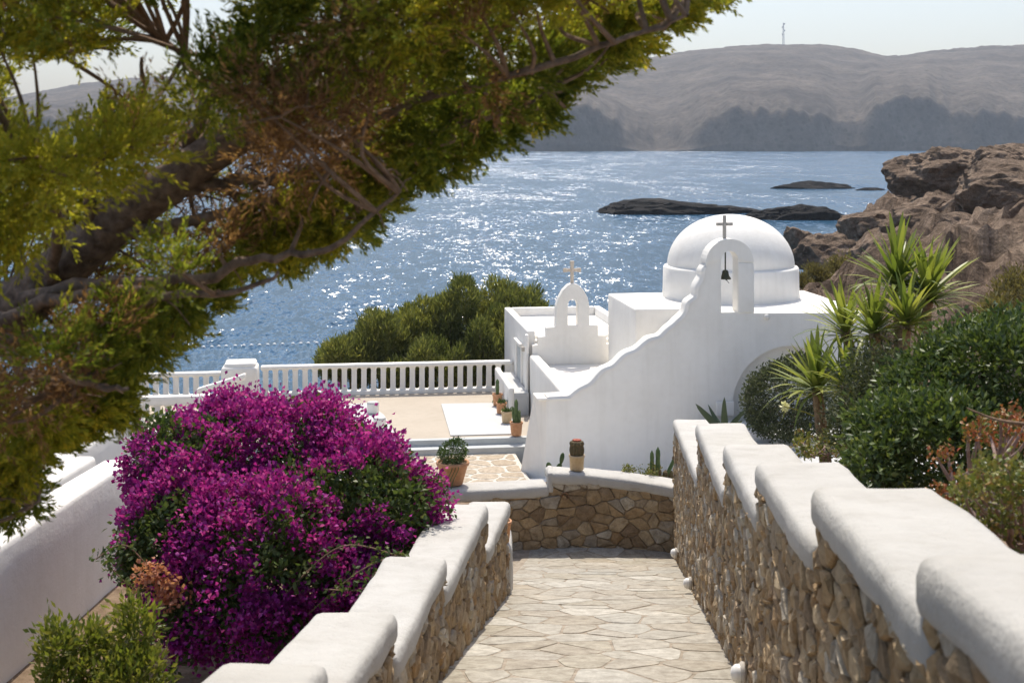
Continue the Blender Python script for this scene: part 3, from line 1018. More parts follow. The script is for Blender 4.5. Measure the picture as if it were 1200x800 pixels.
# arch ring proud of the wall
ring_o = [(uC + (ra + .02) * math.cos(math.pi * k / 20), zS + (zT - zS + .02) * math.sin(math.pi * k / 20)) for k in range(21)]
ring_i = [(oc + orr * 1.0 * math.cos(math.pi * k / 20), oz1 + orr * math.sin(math.pi * k / 20)) for k in range(20, -1, -1)]
V, F = slab_poly(ring_o + ring_i, [], -.035, .455)
obj('bell_arch', V, F, M['plaster'], front, merge=True)
for (a, b_) in ((uL - .0, ou0), (ou1, uR + .03)):
    pass
V, F = block(ou1 + .004, uR + .035, -.03, .45, oz0 - .02, zS - .004, .03, (1, 1, 3), .006)
obj('bell_arch_pillar', V, F, M['plaster'], front, True)
# cross over the dome side bell arch
def latin_cross(u, v_, z0, h, arm, th, name, mt, flare=.0, par=None):
    mb = MB()
    za = z0 + h * .66
    def bar(u0, u1, z0_, z1_, t):
        V, F = rbox((u1 - u0) / 2, t / 2, (z1_ - z0_) / 2, .012, (1, 1, 1))
        mb.add([tuple(LW((u0 + u1) / 2 + x, v_ + y, (z0_ + z1_) / 2 + z)) for x, y, z in V], F)
    bar(u - th / 2, u + th / 2, z0, z0 + h, th)
    bar(u - arm, u - th / 2 - .002, za - th / 2, za + th / 2, th * .96)
    bar(u + th / 2 + .002, u + arm, za - th / 2, za + th / 2, th * .96)
    if flare:
        for (a, b_) in ((u, z0 + h), (u - arm, za), (u + arm, za)):
            bar(a - flare, a + flare, b_ - flare, b_ + flare, th * 1.06)
    return mb.build(name, mt, par or chapel, True)
cu, cz = FU(852, 282); ch = (282 - 253) / FPX * 30.7
latin_cross(cu, .21, cz - .03, ch + .03, .20, .075, 'cross', M['crossgrey'], par=front)
# bell is a thing of its own
bz = FU(853, 327)[1]; bu = FU(853, 327)[0]
bell = thing('church_bell', LW(bu, .21, bz), 'small dark bronze bell hanging in the arch before the dome', 'bell')
prof = [(0, .20), (.05, .195), (.075, .16), (.085, .10), (.10, .05), (.135, .0), (.14, -.02), (.12, -.02), (.09, .03)]
lathe(MB(), prof, LW(bu, .21, bz), 18)
mb = lathe(MB(), prof, LW(bu, .21, bz), 18); mb.build('bell_body', M['bronze'], bell, True)
mb = tube(MB(), [LW(bu, .21, bz + .19), LW(bu, .21, oz1 + orr - .0)], .018, 6); mb.build('hanger', M['bronze'], bell)
mb = tube(MB(), [LW(bu + .01, .21, bz + .03), LW(bu + .03, .21, bz - .05)], [.012, .025], 8)
tube(mb, [LW(bu + .03, .21, bz - .05), LW(bu + .09, .2, bz - .12)], .008, 5); mb.build('clapper', M['bronze'], bell)
# --- left buttress with slanting side
bt = [(0, .004, -6.07), (.60, .004, -6.07), (.60, .62, -6.07), (-.20, .62, -6.07)]
bb = [(0, .004, -8.3), (.60, .004, -8.3), (.60, .8, -8.3), (-.56, .8, -8.3)]
V = [LW(*p) for p in bt + bb]
obj('buttress', V, [(0, 1, 2, 3), (0, 4, 5, 1), (3, 7, 4, 0), (2, 6, 7, 3)], M['plaster'], chapel)
V, F = block(-.22, .60, -.03, .66, -6.085, -6.02, .03, (4, 4, 1), .012)
V = [Vector(p) for p in V]
obj('buttress_coping', V, F, M['plaster'], chapel, True)
# --- low roof between the front wall and the small chapel
V, F = block(.58, 4.7, .425, 5.68, -8.3, -6.26, .02, (4, 4, 3), .01); lowroof = obj('low_roof', V, F, M['plaster'], chapel, True)
V, F = block(.44, .72, .43, 5.72, -8.28, -5.97, .07, (1, 10, 3), .02); obj('roof_parapet', V, F, M['plaster'], lowroof, True)
# --- small chapel block
u0, u1, v0, v1, zp = .42, 3.55, 6.0, 11.2, -5.35
V, F = block(u0 + .02, u1 - .02, v0 + .02, v1 - .02, -8.2, -5.62, .03); roof = obj('roof', V, F, M['plaster'], chapel, True)
for nm, a in (('roof_parapet', (u0, u0 + .22, v0, v1)), ('roof_parapet', (u1 - .22, u1, v0, v1)), ('roof_parapet', (u0 + .221, u1 - .221, v1 - .22, v1 - .004)), ('roof_parapet', (u0 + .221, u1 - .221, v0 + .31, v0 + .40))):
    zz = zp if a[2] < v0 + .2 or a[2] > v0 + 1 else -5.52
    V, F = block(*a, -8.21, zz - (.004 if nm and a[0] > u0 + .1 else 0), .04, (1, 6, 3), .012); obj(nm, V, F, M['plaster'], roof, True)
# stepped bell gable
GV = 5.72
def g(px, py): return FU(px, py, GV)
gb = FU(624, 440, GV)
ol = [(*g(624, 436),), g(624, 405), g(631, 404), g(631, 395), g(640, 394), g(640, 384), g(651, 383), g(652, 358), g(655, 349), g(660, 340), g(666, 334), g(672, 332),
      g(678, 334), g(684, 340), g(689, 349), g(691, 360), g(691, 381), g(701, 381), g(701, 393), g(711, 393), g(711, 403), g(722, 403), g(722, 436)]
gh = [g(665.5, 381), g(677, 381), g(677, 357), g(675.5, 352.5), g(671.5, 351), g(667, 352.5), g(665.5, 357)]
V, F = slab_poly(ol[::-1], [gh], GV, GV + .30)
go = obj('stepped_gable', V, F, M['plaster'], chapel, merge=True)
bv = go.modifiers.new('bevel', 'BEVEL'); bv.width = .018; bv.segments = 2; bv.limit_method = 'ANGLE'
gu, gz_ = g(671.5, 332)
latin_cross(gu, GV + .15, gz_ - .04, .60, .20, .085, 'cross', M['cross'], .055, go)
# door recess and lamp box on the west side of the small chapel
V, F = block(.395, .43, 7.0, 7.95, -7.6, -5.95, .02, (1, 2, 3), .004); door = obj('door', V, F, M['greystep'], chapel, True)
for a in ((.36, .43, 6.9, 7.0), (.36, .43, 7.951, 8.05)):
    V, F = block(*a, -7.6, -5.94, .015, (1, 1, 3), .004); obj('door_jamb', V, F, M['plaster'], door, True)
V, F = block(.30, .43, 6.86, 8.09, -5.938, -5.84, .02, (1, 3, 1), .004); obj('door_lintel', V, F, M['plaster'], door, True)
V, F = block(.30, .42, 6.3, 6.42, -5.98, -5.84, .03, (1, 1, 1)); obj('wall_lamp', V, F, M['crossgrey'], chapel, True)
# pilaster at the corner
V, F = block(.34, .43, 5.75, 6.0, -8.2, -5.42, .04, (1, 1, 4), .012); obj('pilaster', V, F, M['plaster'], chapel, True)
# raised porch
V, F = block(-.14, .40, 5.5, 8.7, -7.9, -6.98, .04, (2, 4, 2), .01); porch = obj('porch', V, F, M['floorwhite'], chapel, True)
V, F = block(-.18, -.02, 5.46, 8.74, -7.88, -6.83, .06, (1, 6, 2), .015); obj('porch_parapet', V, F, M['plaster'], porch, True)
# --- main block, drum and dome
zr = -4.25
V, F = block(2.6, 8.3, 2.0, 5.4, -8.3, zr, .05, (6, 4, 4), .015); obj('main_block', V, F, M['plaster'], chapel, True)
V, F = block(4.55, 7.98, .424, 2.02, -8.28, zr - .006, .04, (4, 2, 4), .01); obj('main_block_front', V, F, M['plaster'], chapel, True)
V, F = block(3.3, 4.75, 1.3, 2.3, -8.2, zr - .25, .35, (4, 2, 4), .02); obj('apse', V, F, M['plaster'], chapel, True)
dc = PX(856, 300, 35.0); dc.z = 0
mb = MB(); zd = H + zr - .03; zt = H - 3.40
lathe(mb, [(1.86, zd), (1.84, zd + .3), (1.83, zt - .05), (1.80, zt - .012), (1.74, zt), (1.70, zt + .004)], dc, 64)
mb.build('drum', M['plaster'], chapel, True)
mb = MB(); rd, hd = 1.72, 1.40
lathe(mb, [(rd * math.cos(math.pi / 2 * k / 20) ** .97 if k < 20 else 0, zt - .01 + hd * math.sin(math.pi / 2 * k / 20)) for k in range(21)], dc, 64)
mb.build('dome', M['plaster'], chapel, True, merge=True)
# niche ledge and small pipe on the roof edge
un, zn = FU(838, 470)
V, F = block(un, niche[-1][0] + .02, -.10, -.002, zn - .35, zn + .0, .03, (2, 1, 2), .008); obj('ledge', V, F, M['plaster'], chapel, True)
mb = MB(); up_, zp_ = FU(898, 371); tube(mb, [LW(up_, .05, zp_), LW(up_, -.07, zp_ - .01)], .07, 12); mb.build('roof_spout', M['plaster'], chapel, True)

# ------------------------------------------------------------------ terrace, patio, balustrades
ZT, ZP = -7.6, -7.9
def quad_slab(name, pts, z, zb, mt, kind='structure', parent=None):
    V = [LW(u, v_, z) for u, v_ in pts] + [LW(u, v_, zb) for u, v_ in pts]
    n = len(pts)
    F = [tuple(range(n))] + [(i, n + i, n + (i + 1) % n, (i + 1) % n) for i in range(n)]
    o = obj(name, V, F, mt, parent)
    return tag(o, kind=kind) if kind else o
quad_slab('terrace', [(-22, 2.85), (.40, 2.85), (.40, 9.35), (-22, 9.35)], ZT, -11, M['terrace'])
quad_slab('terrace_step', [(-8, 2.50), (.0, 2.50), (.0, 2.846), (-8, 2.846)], ZT - .15, -8.3, M['greystep'])
quad_slab('terrace_edge', [(-8, 2.846), (.38, 2.846), (.38, 3.05), (-8, 3.05)], ZT + .004, -7.8, M['greystep'])
def pixpoly(pts, z): 
    out_ = []
    for px, py in pts:
        w = PZ(px, py, H + z); dx, dy = w.x - .8, w.y - 30
        out_.append((dx * cc_ + dy * ss_, -dx * ss_ + dy * cc_))
    return out_
quad_slab('painted_slab', pixpoly([(528, 511), (610, 509), (592, 472.5), (517, 474)], ZT), ZT + .03, ZT - .1, M['floorwhite'])
quad_slab('painted_slab', pixpoly([(395, 512), (462, 508), (450, 487), (432, 473), (395, 475)], ZT), ZT + .03, ZT - .1, M['floorwhite'])
lp = quad_slab('lower_patio', [(-9, -9.5), (-.4, -9.5), (-.4, 2.496), (-9, 2.496)], ZP, -9, M['patio_joint'])
quad_slab('bounce_floor', [(-.396, -9.5), (3.6, -9.5), (3.6, -.004), (-.396, -.004)], ZP, -9, M['plaster'])  # unseen white floor added to bounce light onto the chapel front
s = seed_grid(-5, .1, -1.5, 2.6, .62, .5, .42)
for cc0 in cells(s, [(-4.8, -1.3), (-.45, -1.3), (-.45, 2.46), (-4.8, 2.46)], .62, .5):
    q = clean_poly(cc0, .07, .22)
    if not q: continue
    V, F = stone_geo(q, lambda a, b_, o: tuple(LW(a, b_, ZP + o)), .01, .008, .05, .001, .01)
    obj('paving_stone', V, F, M['patio_stone'], lp)

def baluster_mesh(w, h, th, pitch):
    """flat cast baluster, flaring into the rail and plinth"""
    ptsL = []
    for k in range(7):
        a = math.pi / 2 * k / 6
        ptsL.append((w / 2 + (pitch / 2 - w / 2) * (1 - math.sin(a)), (pitch / 2 - w / 2) * 1.15 * (1 - math.cos(a))))
    prof = ptsL + [(x, h - z) for x, z in ptsL[::-1]]
    V, F = [], []
    for (x, z) in prof:
        for sx_ in (-1, 1):
            for sy_ in (-1, 1):
                V.append((sx_ * x * .998, sy_ * th / 2, z))
    for i in range(len(prof) - 1):
        a = i * 4; b_ = a + 4
        F += [(a, a + 2, b_ + 2, b_), (a + 3, a + 1, b_ + 1, b_ + 3), (a + 1, a, b_, b_ + 1), (a + 2, a + 3, b_ + 3, b_ + 2)]
    me = bpy.data.meshes.new('baluster'); me.from_pydata(V, [], F); me.materials.append(M['plaster']); me.update()
    return me
def balustrade(ua, va, ub, vb, z, h, label, n, base_h=.12, rail_h=.12):
    A, B = LW(ua, va, z), LW(ub, vb, z)
    d = B - A; L = d.length; d.normalize(); ang = math.atan2(d.y, d.x)
    root = thing('balustrade', A, label, 'balustrade')
    Rm = Matrix.Rotation(ang, 4, 'Z')
    def bar(nm, z0, z1, w, r=.03):
        V, F = rbox(L / 2, w / 2, (z1 - z0) / 2, r, (12, 1, 1), .008, 2)
        obj(nm, [tuple(A + (Rm @ Vector((L / 2 + x, y, 0))) + Vector((0, 0, (z0 + z1) / 2 + zz))) for x, y, zz in V], F, M['plaster'], root, True)
    bar('plinth', -.05, base_h, .24); bar('handrail', h - rail_h, h, .28, .045)
    pitch = L / n
    me = baluster_mesh(pitch * .54, h - rail_h - base_h + .01, .13, pitch)
    for i in range(n):
        o = bpy.data.objects.new('baluster', me); link(o, root)
        o.location = (Rm @ Vector((pitch * (i + .5), 0, 0))) + Vector((0, 0, base_h - .005)); o.rotation_euler = (0, 0, ang)
    return root
balustrade(-7.15, 9.05, .40, 9.05, ZT, .92, 'long white balustrade with oval openings in front of the tamarisk trees', 26)
balustrade(-13.5, 9.05, -8.3, 9.05, ZT, .78, 'white balustrade along the sea edge left of the square pier', 18)
balustrade(-11.5, 7.0, -7.9, 7.0, ZT - .12, .62, 'lower white balustrade on the terrace beside the square pier', 12, .10, .26)
# square pier
pc = LW(-7.75, 8.9, ZT)
pier = thing('balustrade_pier', pc, 'thick white square pier with rounded top between the balustrades', 'pier')
V, F = block(-8.25, -7.2, 8.45, 9.4, ZT - .05, ZT + 1.0, .12, (4, 4, 4), .02); obj('shaft', V, F, M['plaster'], pier, True)
V, F = block(-8.18, -7.27, 8.52, 9.33, ZT + .93, ZT + 1.10, .14, (4, 4, 1), .02); obj('pier_cap', V, F, M['plaster'], pier, True)
# sloping handrail by the pier
V, F = rbox(.75, .12, .09, .05, (6, 1, 1), .01, 3)
hc = LW(-8.2, 7.9, ZT + .62)
tag(obj('stair_parapet', [tuple(hc + Vector((x, y - .3 * x, z + .35 * x))) for x, y, z in V], F, M['plaster'], smooth=True, org=hc), 'short sloping white parapet rising to the square pier', 'parapet')
quad_slab('terrace_kerb', [(-14, 4.2), (-7, 4.2), (-7, 4.6), (-14, 4.6)], ZT + .12, ZT - .1, M['floorwhite'])

# stools
for (px, py, lab) in ((437, 484, 'round white stool on the painted slab near the balustrade'), (445, 503, 'round white stool on the painted slab next to the bougainvillea')):
    w = PZ(px, py, H + ZT + .03)
    st_ = thing('garden_stool', w, lab, 'stool')
    mb = lathe(MB(), [(.0, 0), (.15, 0), (.17, .05), (.165, .22), (.17, .27), (.16, .285)], w, 24); mb.build('drum_body', M['plaster'], st_, True)
    mb = lathe(MB(), [(.158, .286), (.165, .30), (.155, .315), (.0, .318)], w, 24); mb.build('seat', M['floorwhite'], st_, True)

# ------------------------------------------------------------------ walls on the left
def level_wall(name, x0, ya, yb, ztop, w, zbot, label, seed, mt='plaster', r=.065):
    L = (yb - ya) / 2
    V, F = rbox(w / 2, L, (ztop - zbot) / 2, r, (2, 14, 5), .02, 1.5, seed)
    c = Vector((x0 + WD * (ya + yb) / 2 - w / 2, (ya + yb) / 2, (ztop + zbot) / 2))
    o = obj(name, [(c.x + x + WD * y, c.y + y, c.z + z) for x, y, z in V], F, M[mt], smooth=True, org=(c.x, c.y, zbot))
    return tag(o, label, 'wall')
level_wall('garden_wall', -5.2, 4, 13.75, H - 3.40, .34, H - 5.2, 'thick white plastered wall with rounded top behind the bougainvillea', 1)
level_wall('garden_wall', -5.95, 8, 14.6, H - 3.58, .30, H - 5.2, 'white plastered wall just behind the thick rounded one', 2)
level_wall('garden_wall', -7.5, 10, 20.3, H - 4.30, .30, H - 6.5, 'low white parapet running up to the slim pillar', 3)
cpl = Vector((-7.5 + WD * 20 - .16, 20.05, 0))
V, F = rbox(.16, .16, 1.5, .04, (1, 1, 5), .008, 2, 1)
tag(obj('gate_pillar', [(cpl.x + x, cpl.y + y, H - 3.62 - 1.5 + z) for x, y, z in V], F, M['plaster'], smooth=True, org=(cpl.x, cpl.y, H - 6.6)),
    'slim white square pillar at the end of the low parapet', 'pillar')
V, F = rbox(2.6, 3.4, 1.4, .08, (4, 5, 3), .02, 1.2, 6)
c = Vector((-10.1, 19.5, H - 4.55 - 1.4))
tag(obj('plastered_block', [(c.x + x + WD * y, c.y + y, c.z + z) for x, y, z in V], F, M['plaster'], smooth=True, org=(c.x, c.y, c.z - 1.4)),
    'flat topped white building block beyond the low parapet', 'building')
V, F = rbox(1.3, .18, 1.1, .06, (3, 1, 3), .02, 1.2, 7)
c = Vector((-7.3, 20.4, H - 3.95 - 1.1))
tag(obj('stub_wall', [(c.x - .75 + x, c.y + y + .06 * x, c.z + z + .30 * x) for x, y, z in V], F, M['plaster'], smooth=True, org=(c.x - .75, c.y, c.z - 1.1)),
    'white wall with sloping top joining the slim pillar', 'wall')

# ------------------------------------------------------------------ small fixtures on the tall wall
for i, (y, dz, lab) in enumerate(((8.35, .16, 'small round white path light on the tall wall, highest up the slope'),
                                  (14.5, .12, 'small round white path light low on the tall wall halfway down'),
                                  (18.1, .18, 'small round white path light where the tall wall meets the curved wall'))):
    c = Vector((xr(y) - .045, y, gz(y) + dz))
    L = thing('path_light', c, lab, 'lamp')
    def side(prof, cen):
        mb = MB(); lathe(mb, prof, (0, 0, 0), 16)
        mb.v = [(cen.x - z, cen.y + x, cen.z + y_) for x, y_, z in mb.v]; return mb
    side([(0, .0), (.072, .0), (.075, .02), (.06, .035)], c).build('base_ring', M['crossgrey'], L, True)
    side([(.06, .034), (.058, .06), (.04, .085), (.0, .095)], c).build('glass', M['lampwhite'], L, True)

# ------------------------------------------------------------------ leaf machinery
def rnd_dirs(n):
    d = rng.normal(size=(n, 3)); return d / np.linalg.norm(d, axis=1, keepdims=True)
def norm(a): return a / (np.linalg.norm(a, axis=1, keepdims=True) + 1e-9)
def leaf_arrays(P, D, L, W, fold=.2, mid=.45):
    """diamond leaves: base P, direction D, lengths L, widths W -> verts (4n,3), tris (2n,3)"""
    n = len(P); D = norm(D)
    S = norm(np.cross(D, rnd_dirs(n))); N = np.cross(D, S)
    L = np.broadcast_to(np.asarray(L, dtype=float), (n,))[:, None]; W = np.broadcast_to(np.asarray(W, dtype=float), (n,))[:, None]
    a = P + D * L * mid
    V = np.empty((n, 4, 3))
    V[:, 0] = P; V[:, 1] = a + S * W / 2 + N * W * fold; V[:, 2] = P + D * L; V[:, 3] = a - S * W / 2 + N * W * fold
    i = np.arange(n)[:, None] * 4
    F = np.concatenate([i + [0, 1, 2], i + [0, 2, 3]], axis=1).reshape(-1, 3)
    return V.reshape(-1, 3), F
def joinarr(parts):
    V, F, o = [], [], 0
    for v_, f_ in parts:
        V.append(v_); F.append(f_ + o); o += len(v_)
    return np.concatenate(V), np.concatenate(F)
def blob_points(blobs, n, shell=.75, nz=.18, freq=2.0, seed=0):
    """points near the surface of a union of ellipsoids; returns points and outward normals"""
    blobs = [(np.array(c, float), np.array(r, float)) for c, r in blobs]
    ar = np.array([r[0] * r[2] + r[1] * r[2] + r[0] * r[1] for _, r in blobs]); ar = ar / ar.sum()
    P, N = [], []
    for (c, r), w in zip(blobs, ar):
        k = max(1, int(n * w * 1.6))
        d = rnd_dirs(k)
        t = shell + (1 - shell) * rng.random((k, 1)) ** .6
        q = d * r
        bumpv = np.array([noise.noise(Vector(c + x) * freq + Vector((seed, 0, 0))) for x in q])[:, None]
        p = c + q * t * (1 + nz * bumpv)
        keep = np.ones(k, bool)
        for c2, r2 in blobs:
            if c2 is c: continue
            keep &= (((p - c2) / r2) ** 2).sum(1) > .62
        P.append(p[keep]); N.append(norm(d[keep] / r))
    P = np.concatenate(P); N = np.concatenate(N)
    return P, N
def pxblob(px, py, D, rpx, ry=None, rd=None):
    c = PX(px, py, D); k = D / FPX
    rz = (ry if ry else rpx) * k; rx = rpx * k
    return (tuple(c), (rx, rd if rd else (rx + rz) / 2, rz))

# ------------------------------------------------------------------ plants: bougainvillea
def bougainvillea():
    base = Vector((-2.0, 10.6, H - 4.6))
    root = thing('bougainvillea', base, 'large magenta bougainvillea bush spilling over the low stone wall', 'bush')
    bl = [pxblob(330, 560, 12.0, 100, 90), pxblob(250, 560, 11.7, 85, 80), pxblob(410, 585, 11.6, 74, 76), pxblob(235, 640, 11.0, 85, 85), pxblob(330, 650, 10.8, 105, 95),
          pxblob(430, 600, 11.2, 85, 70), pxblob(480, 592, 11.4, 42, 40), pxblob(225, 720, 10.5, 50, 60), pxblob(300, 725, 10.4, 70, 55), pxblob(195, 540, 11.6, 45, 55),
          pxblob(175, 640, 10.9, 45, 50), pxblob(372, 505, 12.0, 52, 42), pxblob(280, 508, 12.1, 60, 42), pxblob(385, 690, 10.6, 55, 50), pxblob(435, 545, 11.7, 42, 38)]
    def green_frac(p):
        return noise.noise(Vector(p) * 1.5 + Vector((3, 1, 0))) + .5 * noise.noise(Vector(p) * 3.7)
    P, N = blob_points(bl, 1150, .86, .36, 3.4)
    gf = np.array([green_frac(p) for p in P])
    flo = gf < .24
    Pc, Nc = P[flo], N[flo]
    k = 58
    sz = np.repeat(rng.uniform(.6, 1.35, len(Pc)), k)[:, None]
    pp = np.repeat(Pc, k, 0) + rng.normal(size=(len(Pc) * k, 3)) * .056 * sz
    dd = norm(np.repeat(Nc, k, 0) + rnd_dirs(len(pp)) * 1.1 + np.array([0, 0, .3]))
    V, F = leaf_arrays(pp, dd, rng.uniform(.034, .054, len(pp)), rng.uniform(.03, .044, len(pp)), .25, .5)
    tag(obj('bracts', V, F, M['bract'], root))
    # leaves: inside everywhere and outside in the green gaps
    P2, N2 = blob_points(bl, 26000, .45, .25, 3.2)
    gf2 = np.array([green_frac(p) for p in P2])
    depth_in = rng.random(len(P2))
    keep = (gf2 > .20) | (depth_in < .62)
    P2, N2, gf2 = P2[keep], N2[keep], gf2[keep]
    P2 = P2 - N2 * np.where(gf2 > .20, 0, .11)[:, None]
    k = 2
    pp = np.repeat(P2, k, 0) + rng.normal(size=(len(P2) * k, 3)) * .04
    dd = norm(np.repeat(N2, k, 0) * .7 + rnd_dirs(len(pp)))
    V, F = leaf_arrays(pp, dd, rng.uniform(.045, .075, len(pp)), rng.uniform(.03, .048, len(pp)), .15, .42)
    obj('leaves', V, F, M['bougleaf'], root)
    # faded cluster
    c = np.array([PX(x, y, 10.15) for x, y in ((175, 668), (190, 690), (203, 686), (170, 680), (208, 698), (196, 702), (183, 672))])
    for c1 in c:
        pp = c1 + rng.normal(size=(55, 3)) * .045
        V, F = leaf_arrays(pp, rnd_dirs(len(pp)), .045, .036, .25, .5); tag(obj('faded_bract_cluster', V, F, M['bractdry'], root), kind='stuff')
    # stems
    mb = MB()
    for i in range(9):
        e = Vector(bl[random.randrange(len(bl))][0]); b0 = base + Vector((random.uniform(-.15, .15), random.uniform(-.1, .1), -.05))
        m1 = b0.lerp(e, .5) + Vector((random.uniform(-.2, .2), random.uniform(-.2, .2), .3))
        pts = catmull([b0, m1, e], 6); tube(mb, pts, [.035 * (1 - .7 * i_ / (len(pts) - 1)) for i_ in range(len(pts))], 6)
    mb.build('stems', M['twig'], root, True)
    mb = MB()
    # long arching runners with sparse leaves on the left and right
    rp, rdv = [], []
    for (a, b_, c_, D) in (((200, 700), (150, 640), (112, 655), 10.2), ((200, 680), (160, 690), (125, 660), 10.3), ((360, 720), (420, 670), (470, 648), 9.9), ((330, 700), (400, 640), (478, 655), 9.9),
                           ((380, 690), (425, 690), (440, 670), 9.8), ((230, 760), (200, 790), (190, 815), 10), ((480, 560), (515, 565), (528, 600), 11.2)):
        pts = catmull([PX(*a, D + .3), PX(*b_, D), PX(*c_, D - .1)], 8)
        tube(MB(), pts, .006, 5).build('runner', M['twig'], root)
        for p in pts[3:]:
            for _ in range(5):
                rp.append(p + Vector((random.gauss(0, .03), random.gauss(0, .03), random.gauss(0, .03))))
    rp = np.array(rp); V, F = leaf_arrays(rp, rnd_dirs(len(rp)), .05, .03); obj('runner_leaves', V, F, M['bougleaf'], root)
bougainvillea()

def shrub(name, label, base, blobs, n, mt, L, W, cat='shrub', shell=.55, per=3, spread=.04, up=.3, nz=.25, freq=2.5, stems=7, stemr=.02, group=None, fold=.15, inner=None):
    root = thing(name, base, label, cat, group)
    P, N = blob_points(blobs, n, shell, nz, freq)
    pp = np.repeat(P, per, 0) + rng.normal(size=(len(P) * per, 3)) * spread
    dd = norm(np.repeat(N, per, 0) * .8 + rnd_dirs(len(pp)) + np.array([0, 0, up]))
    V, F = leaf_arrays(pp, dd, rng.uniform(L[0], L[1], len(pp)), rng.uniform(W[0], W[1], len(pp)), fold, .45)
    obj('foliage', V, F, M[mt], root)
    mb = MB()
    for i in range(stems):
        c, r = blobs[i % len(blobs)]
        e = Vector(c) + Vector((random.uniform(-.5, .5) * r[0], random.uniform(-.5, .5) * r[1], random.uniform(-.2, .6) * r[2]))
        b0 = Vector(base) + Vector((random.uniform(-1, 1), random.uniform(-1, 1), 0)) * .1 * r[0]
        pts = catmull([b0, b0.lerp(e, .5) + Vector((random.uniform(-.1, .1), 0, .05)), e], 5)
        tube(mb, pts, [stemr * (1 - .75 * k / (len(pts) - 1)) for k in range(len(pts))], 6)
    mb.build('stems', M['bark'], root, True)
    return root

# young shrub, bottom left
shrub('leafy_shrub', 'yellow green leafy shrub growing below the bougainvillea', PX(130, 850, 7.6) - Vector((0, 0, .9)),
      [pxblob(120, 785, 7.6, 50, 38), pxblob(65, 760, 7.5, 22, 34), pxblob(158, 738, 7.6, 22, 38), pxblob(150, 795, 7.4, 42, 36), pxblob(75, 800, 7.5, 34, 34), pxblob(105, 752, 7.6, 20, 26)],
      620, 'ylleaf', (.045, .075), (.016, .026), per=5, spread=.03, up=.7, shell=.35, nz=.5, freq=6)
# round grey-green bush in front of the niche
shrub('round_bush', 'round dull green bush against the chapel niche', Vector(PZ(925, 512, H - 6.6)),
      [pxblob(920, 467, 28.2, 46, 40), pxblob(950, 460, 28.4, 45, 42), pxblob(898, 474, 28.2, 26, 32), pxblob(925, 490, 28, 46, 24), pxblob(938, 440, 28.4, 30, 24), pxblob(912, 447, 28.3, 24, 20)],
      5200, 'dull', (.06, .10), (.03, .05), per=3, spread=.05, shell=.75, nz=.16, freq=1.8)
# dark glossy shrub
shrub('glossy_shrub', 'big dark glossy leaved shrub behind the copings right of the yuccas', Vector((2.9, 9.2, soil_h(2.9, 9.2))),
      [pxblob(1110, 470, 9.6, 75, 60), pxblob(1170, 440, 9.4, 70, 62), pxblob(1055, 520, 9.0, 55, 55), pxblob(1110, 525, 8.9, 75, 65), pxblob(1025, 548, 8.7, 34, 36), pxblob(1180, 520, 9.2, 65, 65),
       pxblob(1135, 412, 9.8, 50, 32), pxblob(1190, 402, 9.8, 50, 34), pxblob(1225, 450, 9.6, 70, 80), pxblob(1250, 400, 10, 60, 50), pxblob(1080, 440, 9.7, 32, 30), pxblob(1030, 505, 9.2, 30, 36)],
      7000, 'dkleaf', (.045, .07), (.02, .032), per=4, spread=.045, shell=.65, nz=.25, freq=3.2)
# dry twiggy filler under the yuccas
shrub('twiggy_shrub', 'thin grey green twiggy shrub under the tall yucca heads', Vector((3.2, 11.0, soil_h(3.2, 11))),
      [pxblob(1035, 450, 11, 40, 45), pxblob(1015, 480, 10.8, 35, 35), pxblob(1000, 500, 10.9, 30, 30), pxblob(1030, 430, 12.3, 25, 30)], 1700, 'dull', (.03, .06), (.012, .02), per=4, spread=.06, shell=.2, nz=.4, stems=16, stemr=.014)
# dry shrubs on the slope behind
for (px, py, D, r, lab) in ((955, 325, 48, 14, 'olive dry shrub just right of the chapel drum'), (985, 318, 50, 17, 'olive dry shrub on the slope behind the yucca leaves'), (938, 335, 47, 10, 'small olive dry shrub touching the chapel roof corner'),
                            (1195, 345, 34, 30, 'yellowish dry shrub at the foot of the rocky slope'), (1170, 372, 30, 22, 'low yellowish scrub above the dark glossy shrub'), (1235, 360, 30, 36, 'wide dry scrub beside the rocky slope')):
    c = PX(px, py, D); k = D / FPX
    shrub('dry_shrub', lab, c - Vector((0, 0, r * k * 1.5)), [pxblob(px, py, D, r, r), pxblob(px + r * .6, py + r * .4, D - .2, r * .8, r * .8), pxblob(px - r * .5, py + r * .5, D, r * .7, r * .7)],
          900, 'dryshrub', (.10, .2), (.03, .06), per=3, spread=.08, shell=.3, nz=.4, up=.8, stems=5, stemr=.03)
